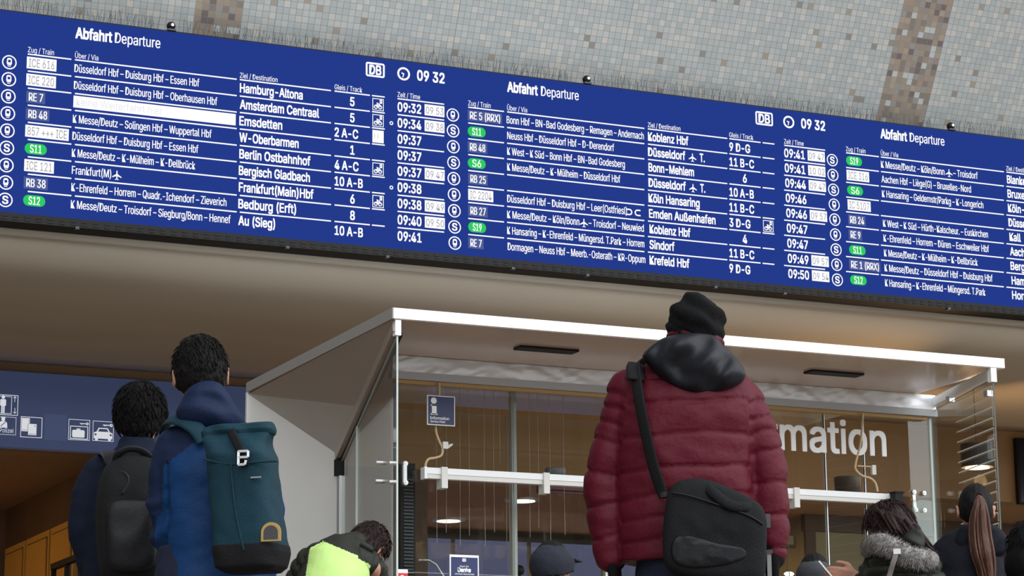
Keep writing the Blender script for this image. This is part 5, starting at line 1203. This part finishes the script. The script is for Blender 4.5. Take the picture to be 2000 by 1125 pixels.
m = MB(); m.tube(cr([P(398, 897, 0.0), P(450, 905, 0.003), P(505, 899, 0.003), P(540, 897, 0.0)]), 0.0035, 6); m.build('seam_piping', CL_TEAL, bk, True)
m = MB(); strap(m, cr([L(400, 862, -0.16), L(384, 838, -0.145), L(360, 822, -0.115), L(338, 818, -0.05), L(326, 826, 0.03), L(322, 850, 0.09), L(330, 930, 0.13), L(352, 1040, 0.10), L(385, 1075, -0.12)]), 0.058, 0.014, (0, -1, 0.3)); m.build('shoulder_strap', CL_TEAL, bk, True)
m = MB(); strap(m, cr([L(462, 862, -0.16), L(472, 842, -0.145), L(485, 832, -0.10), L(495, 840, 0.03), L(500, 870, 0.09), L(500, 930, 0.13), L(495, 1040, 0.10), L(480, 1075, -0.12)]), 0.058, 0.014, (0, -1, 0.3)); m.build('shoulder_strap', CL_TEAL, bk, True)

# ---- person with the black backpack, further left
f = Fig(262, 9.2, 'person with black hair in a dark navy coat carrying a black backpack'); f.trm = CL_JEAN; L = f.L
hc = L(273, 818, 0.02); cx0 = L(258, 960).x
aL = [L(186, 925), L(165, 1040), L(178, 1150, 0.05)]; aR = [L(335, 925), L(352, 1040), L(340, 1150, 0.05)]
f.body(hc, 1.0, -0.15, 0.12, 0, L(268, 880, 0.0), f.Z(905), 0.18, 0.88, [(aL[0], aL[1], aL[2], (0.3, 1, 0)), (aR[0], aR[1], aR[2], (-0.3, 1, 0))], cx=cx0)
f.hair(HAIR_BK2, 'mid', 0.018, 1200, 9, 0.04)
mb = MB(); R = []
for py, a, b, d in ((1180, 165, 345, 0.15), (1080, 160, 350, 0.15), (1000, 162, 352, 0.15), (950, 168, 350, 0.145), (910, 185, 335, 0.125), (890, 210, 315, 0.10), (870, 232, 304, 0.085), (856, 236, 302, 0.08)):
    p, q = L(a, py), L(b, py); R.append((p.z, (p.x+q.x)/2, 0.0, (q.x-p.x)/2, d))
mb.loft(R, n=44, e=2.2); AL = [L(194, 922), L(172, 970), L(166, 1035), L(176, 1095, 0.03), L(188, 1150, 0.05)]; AR = [L(328, 922), L(346, 970), L(352, 1040), L(340, 1150, 0.05)]
rL = [0.068, 0.066, 0.060, 0.055, 0.050]; mb.capsule(AL, rL, 18); mb.capsule(AR, rL[:4], 18)
f.soft('coat', mb, CL_DARKNAVY, 0.010, 4, garment_fn([(AL, rL)], (cx0, 0.16), (), wr=0.008, ws=8))
bk = empty('black_backpack', tuple(f.base), 'black backpack with a top handle worn over the dark navy coat', 'backpack', None, f.rz, True)
m = MB(); pillow(m, [(p.x, p.z) for p in (L(*q, -0.22) for q in ((218, 900), (245, 884), (280, 884), (305, 896), (322, 930), (326, 1000), (326, 1080), (318, 1130), (290, 1148), (235, 1146), (200, 1128), (190, 1080), (186, 1010), (192, 950), (202, 918)))], -0.20, 0.14, 0.06, 3.2, 96, 18, 0, lambda x, z, r: (1-r**3)*(0.012*nz((x, 4, z), 9)+0.006*nz((x, 4, z), 20))); m.build('pack_body', CL_CANVAS, bk, True)
m = MB(); pillow(m, [(p.x, p.z) for p in (L(*q, -0.33) for q in ((212, 985), (250, 975), (300, 985), (308, 1040), (304, 1100), (260, 1118), (215, 1105), (207, 1040)))], -0.325, 0.035, 0.02, 3.0, 72, 12, 0, lambda x, z, r: (1-r**3)*0.008*nz((x, 5, z), 12)); m.build('front_pocket', CL_BLACK, bk, True)
m = MB(); m.tube(cr([L(206, 960, -0.29), L(212, 932, -0.30), L(230, 920, -0.31), L(248, 928, -0.325), L(250, 945, -0.33), L(238, 965, -0.335)]), 0.006, 8); m.build('zip', BLACK, bk, True)
m = MB(); strap(m, cr([L(224, 906, -0.26), L(230, 888, -0.285), L(250, 877, -0.295), L(276, 880, -0.295), L(296, 896, -0.28), L(300, 908, -0.26)]), 0.026, 0.012, (0, -1, 0)); m.build('carry_handle', CL_BLACK, bk, True)
for pts in (((222, 905), (214, 888), (206, 884), (196, 900), (190, 960), (196, 1060)), ((305, 905), (312, 888), (320, 884), (328, 900), (332, 960), (328, 1060))):
    m = MB(); ys = (-0.19, -0.13, -0.02, 0.11, 0.16, 0.10); strap(m, cr([L(*p, y) for p, y in zip(pts, ys)]), 0.06, 0.014, (0, -1, 0.3)); m.build('shoulder_strap', CL_BLACK, bk, True)

# ---- bending person in olive with a lime back panel
f = Fig(650, 11.4, 'person bending forward in a dark olive quilted jacket with a lime back panel'); f.trm = CL_JEAN; L = f.L
hc = L(716, 1072, 0.26); aL = [L(600, 1085, 0.10), L(572, 1160, 0.22), L(600, 1210, 0.40)]; aR = [L(728, 1098, 0.16), L(742, 1165, 0.30), L(715, 1215, 0.45)]
cxr = L(650, 1150).x; nk = L(692, 1075, 0.20)
f.body(hc, 1.0, -0.5, -0.75, 0.25, nk, f.Z(1085), 0.16, 0.93, [(aL[0], aL[1], aL[2], (0.5, 0.2, 0.5)), (aR[0], aR[1], aR[2], (-0.5, 0.2, 0.5))], cx=L(668, 1100).x, cy=0.12, hipxy=(L(640, 1300).x, -0.06))
f.hair(HAIR_BR, 'mid', 0.016, 1100, 5, 0.04)
mb = MB()
sp_pts = [L(640, 1285, -0.06), L(642, 1220, -0.02), L(648, 1160, 0.03), L(656, 1110, 0.09), L(668, 1082, 0.14), L(692, 1068, 0.19)]
mb.capsule(sp_pts, [0.165, 0.175, 0.178, 0.155, 0.105, 0.070], 32)
mb.capsule([L(618, 1090, 0.10), L(655, 1078, 0.14), L(702, 1092, 0.16)], [0.075, 0.085, 0.07], 20)
AL = [L(616, 1090, 0.10), L(592, 1120, 0.16), L(572, 1160, 0.22), L(600, 1205, 0.38)]; AR = [L(706, 1096, 0.16), L(730, 1118, 0.22), L(736, 1165, 0.30), L(718, 1210, 0.43)]
rr2 = [0.070, 0.066, 0.062, 0.05]; mb.capsule(AL, rr2, 18); mb.capsule(AR, rr2, 18)
def limep(c, n):
    p = c; q = L0(p)
    x, y = q
    inside = y > 1057+0.42*max(0, x-632)**1.0*(1 if x < 700 else 1.2)-0.0 and x > 607-(y-1060)*0.16+0 and x < 722 and n.y < -0.05
    if x < 632: inside = inside and y > 1057+(632-x)*0.5
    return 1 if inside else 0
def L0(p):
    w = f.base+f.r*p.x+f.h*p.y+np.array([0, 0, p.z]); return proj(w)
f.soft('jacket', mb, [CL_OLIVE, CL_LIME], 0.0075, 4, garment_fn([(AL, rr2), (AR, rr2)], (cxr, 0.0), (), sp=0.055, depth=0.010, puff=0.008, wr=0.006, ws=9), limep)
m = MB(); m.capsule([nk+Vector((-0.05, -0.05, 0.02)), nk+Vector((0.0, -0.075, 0.035)), nk+Vector((0.07, -0.05, 0.0))], [0.02, 0.024, 0.02], 12); f.part('collar', m, CL_OLIVE)

# ---- woman with a fur collar
f = Fig(1760, 11.3, 'woman with dark brown hair and grey fur collar on an olive coat, holding a phone'); f.trm = CL_JEAN; L = f.L
hc = L(1740, 1038, 0.02)
aL = [L(1722, 1112, 0.03), L(1714, 1195, 0.10), L(1674, 1130, 0.13)]; aR = [L(1805, 1090), L(1822, 1180), L(1760, 1215, 0.2)]
cx0 = L(1757, 1120).x
f.body(hc, 0.96, 1.25, -0.30, 0.0, L(1757, 1068, 0.0), f.Z(1085), 0.16, 0.86, [(aL[0], aL[1], aL[2], (-0.15, -0.25, 0.95), (0.15, -0.93, 0.2), (-0.95, 0.05, 0.22)), (aR[0], aR[1], aR[2], (-0.3, 1, 0))], cx=cx0, curl=0.55, vox=0.006)
f.hair(HAIR_BR, 'long', 0.026, 1300, 12, 0.06)
m = MB()
rnd = random.Random(5)
for i in range(150):
    a = rnd.uniform(-0.2, 1.0); p = L(1722+62*a+rnd.uniform(-6, 6), 1000+28*a+rnd.uniform(-6, 8), rnd.uniform(-0.10, 0.02)); q = p+Vector((0.03+0.03*rnd.random(), rnd.uniform(-0.03, 0.0), -0.07-0.03*rnd.random())); r = q+Vector((rnd.uniform(-0.01, 0.04), 0, -0.03))
    m.tube([p, q, r], [0.008, 0.008, 0.001], 5)
m.capsule([L(1748, 1010, -0.03), L(1770, 1035, -0.04), L(1780, 1052, -0.03)], [0.055, 0.045, 0.02], 16)
f.part('hair_lengths', m, HAIR_BR)
mb = MB(); R = []
for py, a, b, d in ((1230, 1690, 1835, 0.16), (1150, 1690, 1830, 0.16), (1115, 1690, 1822, 0.15), (1088, 1702, 1812, 0.125), (1070, 1722, 1800, 0.10)):
    p, q = L(a, py), L(b, py); R.append((p.z, (p.x+q.x)/2, 0.0, (q.x-p.x)/2, d))
mb.loft(R, n=40); AL = [L(1710, 1102, 0.03), L(1706, 1150, 0.06), L(1710, 1190, 0.10), L(1686, 1140, 0.12)]; AR = [L(1802, 1100), L(1820, 1150), L(1822, 1190), L(1780, 1215, 0.15)]; rr2 = [0.072, 0.068, 0.058, 0.045]
mb.capsule(AL, rr2, 16); mb.capsule(AR, rr2, 16)
zs = sorted(L(1750, y).z for y in (1082, 1106, 1130, 1155, 1180, 1205))
f.soft('coat', mb, CL_OLIVE, 0.009, 3, garment_fn([(AL, rr2), (AR, rr2)], (cx0, 0.13), zs, 0.006, 0.012, 0.010, 0.06, 0, 0.005, 9))
m = MB(); pillow(m, [(p.x, p.z) for p in (L(*q, -0.12) for q in ((1764, 1045), (1780, 1034), (1798, 1034), (1807, 1050), (1806, 1070), (1795, 1084), (1772, 1080), (1760, 1062)))], -0.11, 0.06, 0.08, 2.2, 60, 12, 0, lambda x, z, r: (1-r**2)*(-0.012*math.sin(z*75+x*40))); f.part('hood', m, CL_OLIVE)
m = MB(); fp = cr([L(1700, 1076, 0.02), L(1704, 1064, -0.08), L(1722, 1060, -0.145), L(1748, 1072, -0.175), L(1778, 1086, -0.175), L(1806, 1092, -0.13), L(1818, 1094, -0.04)], 8); m.tube(fp, [0.036]+[0.042]*(len(fp)-2)+[0.036], 14)
for i in range(3600):
    k = rnd.randrange(len(fp)-1); c = fp[k].lerp(fp[k+1], rnd.random()); d = (fp[k+1]-fp[k]).normalized(); v = Vector((rnd.gauss(0, 1), rnd.gauss(0, 1)-0.4, rnd.gauss(0, 1))); v = (v-d*v.dot(d)).normalized()
    p = c+v*0.037; e_ = p+v*rnd.uniform(0.010, 0.022)+Vector((rnd.uniform(-0.012, 0.012), 0, rnd.uniform(-0.014, 0.004))); w_ = d*0.0022
    m.add([p-w_, p+w_, e_], [(0, 1, 2)])
f.part('fur_collar', m, CL_FUR, None, False)
ph = empty('phone', tuple(f.base), 'slim pale phone held up in the hand of the woman with the fur collar', 'phone', None, f.rz, True)
a, b = L(1600, 1097, 0.10), L(1621, 1122, 0.10); d = (b-a).normalized(); n = Vector((d.z, 0, -d.x)); dp = Vector((0, 1, 0))*0.034
q = [a-dp-n*0.004, a+dp-n*0.004, a+dp+n*0.004, a-dp+n*0.004]; e_ = d*0.145
MB().hexa(q, [v+e_ for v in q], 0).build('phone_body', CREAM, ph)
q2 = [a-dp*0.94+n*0.0045, a+dp*0.94+n*0.0045, a+dp*0.94+n*0.0050, a-dp*0.94+n*0.0050]; MB().hexa([v+d*0.004 for v in q2], [v+d*0.141 for v in q2], 0).build('phone_screen', BLACK, ph)
hb = empty('handbag', tuple(f.base), 'handbag on a grey strap worn over the olive quilted coat', 'handbag', None, f.rz, True)
m = MB(); strap(m, cr([L(1757, 1062, -0.16), L(1752, 1075, -0.225), L(1745, 1098, -0.225), L(1736, 1130, -0.19), L(1722, 1200, -0.18)]), 0.024, 0.005); m.build('strap', STRAPG, hb, True)
m = MB(); pz = L(1718, 1235, -0.2); pillow(m, [(pz.x-0.12, pz.z-0.16), (pz.x+0.12, pz.z-0.16), (pz.x+0.12, pz.z+0.03), (pz.x-0.12, pz.z+0.03)], -0.215, 0.05, 0.04, 5, 48, 8); m.build('bag_body', STRAPG, hb, True)
m = MB(); c = L(1752, 1077, -0.233); m.box(c-Vector((0.016, 0.004, 0.012)), c+Vector((0.016, 0.004, 0.012))); m.build('buckle', STEEL, hb)

# ---- woman with the long ponytail
f = Fig(1905, 11.6, 'woman with a long brown ponytail in a dark hooded coat at the far right'); f.trm = CL_JEAN; L = f.L
hc = L(1906, 997, 0.02); cx0 = L(1895, 1100).x
aL = [L(1838, 1085), L(1815, 1180), L(1830, 1260, 0.1)]; aR = [L(1958, 1085), L(1980, 1180), L(1965, 1260, 0.1)]
f.body(hc, 0.98, 0.0, 0.0, 0.03, L(1905, 1045), f.Z(1072), 0.17, 0.9, [(aL[0], aL[1], aL[2], (0.3, 1, 0)), (aR[0], aR[1], aR[2], (-0.3, 1, 0))], cx=cx0)
f.hair(HAIR_BK, 'short', 0.008, 0, 2)
m = MB(); base = L(1912, 972, -0.118); m.capsule([base+Vector((0, 0.01, 0.004)), base+Vector((0.002, -0.025, -0.012))], [0.018, 0.019], 14)
for i in range(110):
    t = rnd.uniform(0, 2*PI); q = math.sqrt(rnd.random()); ox, oy = q*math.cos(t), q*math.sin(t)
    pts = [base+Vector((ox*0.014, -0.012+oy*0.012, 0))]
    for py, cxp, w in ((985, 1914, 11), (1010, 1913, 18), (1045, 1914, 22), (1080, 1919, 23), (1110, 1925, 19), (1140+rnd.uniform(-5, 25), 1931, 12)):
        p = L(cxp+ox*w, py, -0.17+(0.0 if py < 1050 else -0.02)); p.y += oy*w*0.0015; pts.append(p+Vector((0.003*nz((ox*9, i, py*0.02), 1), 0, 0)))
    m.tube(cr(pts, 3), [0.0062]*(3*6)+[0.0015], 5)
f.part('ponytail', m, HAIR_PT)
m = MB(); m.tube([base+Vector((0.02*math.cos(t), -0.014+0.004*math.sin(t), 0.02*math.sin(t))) for t in [2*PI*i/16 for i in range(17)]], 0.005, 6, 0, 1, None, False); f.part('hair_tie', m, BLACK)
mb = MB(); R = []
for py, a, b, d in ((1230, 1822, 1978, 0.16), (1140, 1822, 1972, 0.16), (1100, 1828, 1964, 0.150), (1078, 1840, 1958, 0.14), (1058, 1858, 1948, 0.125), (1042, 1874, 1938, 0.10), (1030, 1882, 1932, 0.085)):
    p, q = L(a, py), L(b, py); R.append((p.z, (p.x+q.x)/2, 0.0, (q.x-p.x)/2, d))
mb.loft(R, n=44); AL = [L(1852, 1085), L(1828, 1135), L(1818, 1190), L(1832, 1250, 0.1)]; AR = [L(1946, 1084), L(1968, 1135), L(1978, 1190), L(1962, 1250, 0.1)]; rr2 = [0.075, 0.070, 0.062, 0.05]
mb.capsule(AL, rr2, 16); mb.capsule(AR, rr2, 16)
mb.capsule([L(1884, 1052), L(1866, 1062), L(1848, 1084)], [0.06, 0.066, 0.07], 16); mb.capsule([L(1928, 1052), L(1940, 1062), L(1950, 1084)], [0.06, 0.066, 0.07], 16)
f.soft('coat', mb, CL_INK, 0.0095, 4, garment_fn([(AL, rr2), (AR, rr2)], (cx0, 0.15), (), wr=0.008, ws=9))
m = MB(); pillow(m, [(p.x, p.z) for p in (L(*q, -0.08) for q in ((1866, 1060), (1874, 1032), (1890, 1024), (1925, 1022), (1950, 1030), (1968, 1052), (1966, 1078), (1940, 1092), (1900, 1094), (1874, 1084)))], -0.085, 0.055, 0.09, 2.3, 72, 12, 0, lambda x, z, r: (1-r**3)*(-0.010*nz((x, 6, z), 14)-0.006*math.sin(z*80-x*40))); f.part('hood', m, CL_INK)

# ---- dark figure at the right edge, person in the navy hat, person in the grey hat
f = Fig(2006, 10.9, 'person in black mostly cut off by the right edge of the picture'); f.trm = CL_JEAN; L = f.L
hc = L(2012, 1078, 0.0); cx0 = L(2012, 1150).x
f.body(hc, 1.0, 0, 0, 0, L(2012, 1130), f.Z(1160), 0.17, 0.80, [(L(1965, 1175), L(1955, 1260), L(1965, 1330, 0.1), (0.3, 1, 0)), (L(2060, 1175), L(2070, 1260), L(2060, 1330, 0.1), (-0.3, 1, 0))], cx=cx0)
f.hair(HAIR_BK2, 'long', 0.018, 300, 3, 0.05)
mb = MB(); R = []
for py, a, b, d in ((1330, 1935, 2088, 0.16), (1200, 1938, 2086, 0.15), (1165, 1948, 2076, 0.13), (1135, 1972, 2052, 0.11), (1112, 1980, 2044, 0.10)):
    p, q = L(a, py), L(b, py); R.append((p.z, (p.x+q.x)/2, 0.0, (q.x-p.x)/2, d))
mb.loft(R, n=40); AL = [L(1962, 1185), L(1952, 1250), L(1962, 1320, 0.1)]; AR = [L(2062, 1185), L(2072, 1250), L(2062, 1320, 0.1)]; mb.capsule(AL, [0.07, 0.065, 0.05], 16); mb.capsule(AR, [0.07, 0.065, 0.05], 16)
f.soft('coat', mb, CL_BLACK, 0.012, 4, garment_fn([], (cx0, 0.2), (), wr=0.008, ws=9))
def low_person(px, D, pyc, lab, hatm, hairm, coatm, hat_w, hat_h, yaw=0.0, bill=False):
    f = Fig(px, D, lab); f.trm = CL_JEAN; L = f.L; hc = L(px, pyc, 0.0); z = hc.z; x = hc.x
    sh = z-0.30
    f.body(hc, 0.97, yaw, 0, 0, (x, 0, sh+0.06), sh, 0.16, sh*0.62, [((x-0.19, 0, sh-0.05), (x-0.24, 0.02, sh-0.32), (x-0.20, 0.12, sh-0.54), (0.3, 1, 0)), ((x+0.19, 0, sh-0.05), (x+0.24, 0.02, sh-0.32), (x+0.20, 0.12, sh-0.54), (-0.3, 1, 0))], cx=x)
    f.hair(hairm, 'short', 0.006, 0, 8)
    m = MB(); c = hc+Vector((0, -0.005, 0.012))
    def hr(a, b, d):
        r = 1/math.sqrt((a/hat_w)**2+(b/0.115)**2+(d/(hat_h if d > 0 else 0.12))**2)+0.003*nz((a, b, d), 3)
        return r if d > -0.62+0.3*smooth01(0, 1, b) else r*0.80
    m.star(c, hr, rotm(0, 0, yaw), 56, 44); hb_ = f.part('knitted_hat', m, hatm)
    if bill:
        m = MB(); t = Matrix.Rotation(yaw, 3, 'Z'); m.hexa([c+t @ Vector(v) for v in ((-0.055, 0.095, 0.020), (0.055, 0.095, 0.020), (0.040, 0.150, 0.014), (-0.040, 0.150, 0.014))], [c+t @ Vector(v) for v in ((-0.055, 0.095, 0.026), (0.055, 0.095, 0.026), (0.040, 0.150, 0.019), (-0.040, 0.150, 0.019))]); m.build('hat_peak', hatm, hb_)
    mb = MB(); mb.loft([(sh-0.65, x, 0, 0.20, 0.15), (sh-0.3, x, 0, 0.19, 0.15), (sh-0.08, x, 0, 0.19, 0.13), (sh+0.0, x, 0, 0.14, 0.10), (sh+0.08, x, 0, 0.075, 0.075)], n=36)
    for k in (-1, 1): mb.capsule([(x+k*0.18, 0, sh-0.07), (x+k*0.24, 0.02, sh-0.32), (x+k*0.20, 0.11, sh-0.53)], [0.068, 0.062, 0.048], 14)
    f.soft('jacket', mb, coatm, 0.012, 4, garment_fn([], (x, 0.2), (), wr=0.007, ws=9))
CL_HATN = mat('navy_knit', (0.006, 0.008, 0.018), 0.85, bump=0.4, bscale=200); CL_HATG = mat('charcoal_knit', (0.030, 0.032, 0.040), 0.85, bump=0.4, bscale=200)
low_person(1078, 11.6, 1107, 'person in a dark navy hat before the booth glazing, left of the burgundy jacket', CL_HATN, HAIR_BK, CL_DARKNAVY, 0.090, 0.095, -0.9, True)
low_person(1591, 12.4, 1128, 'person in a charcoal hat low in the picture just beyond the phone', CL_HATG, HAIR_BK, CL_INK, 0.092, 0.082)
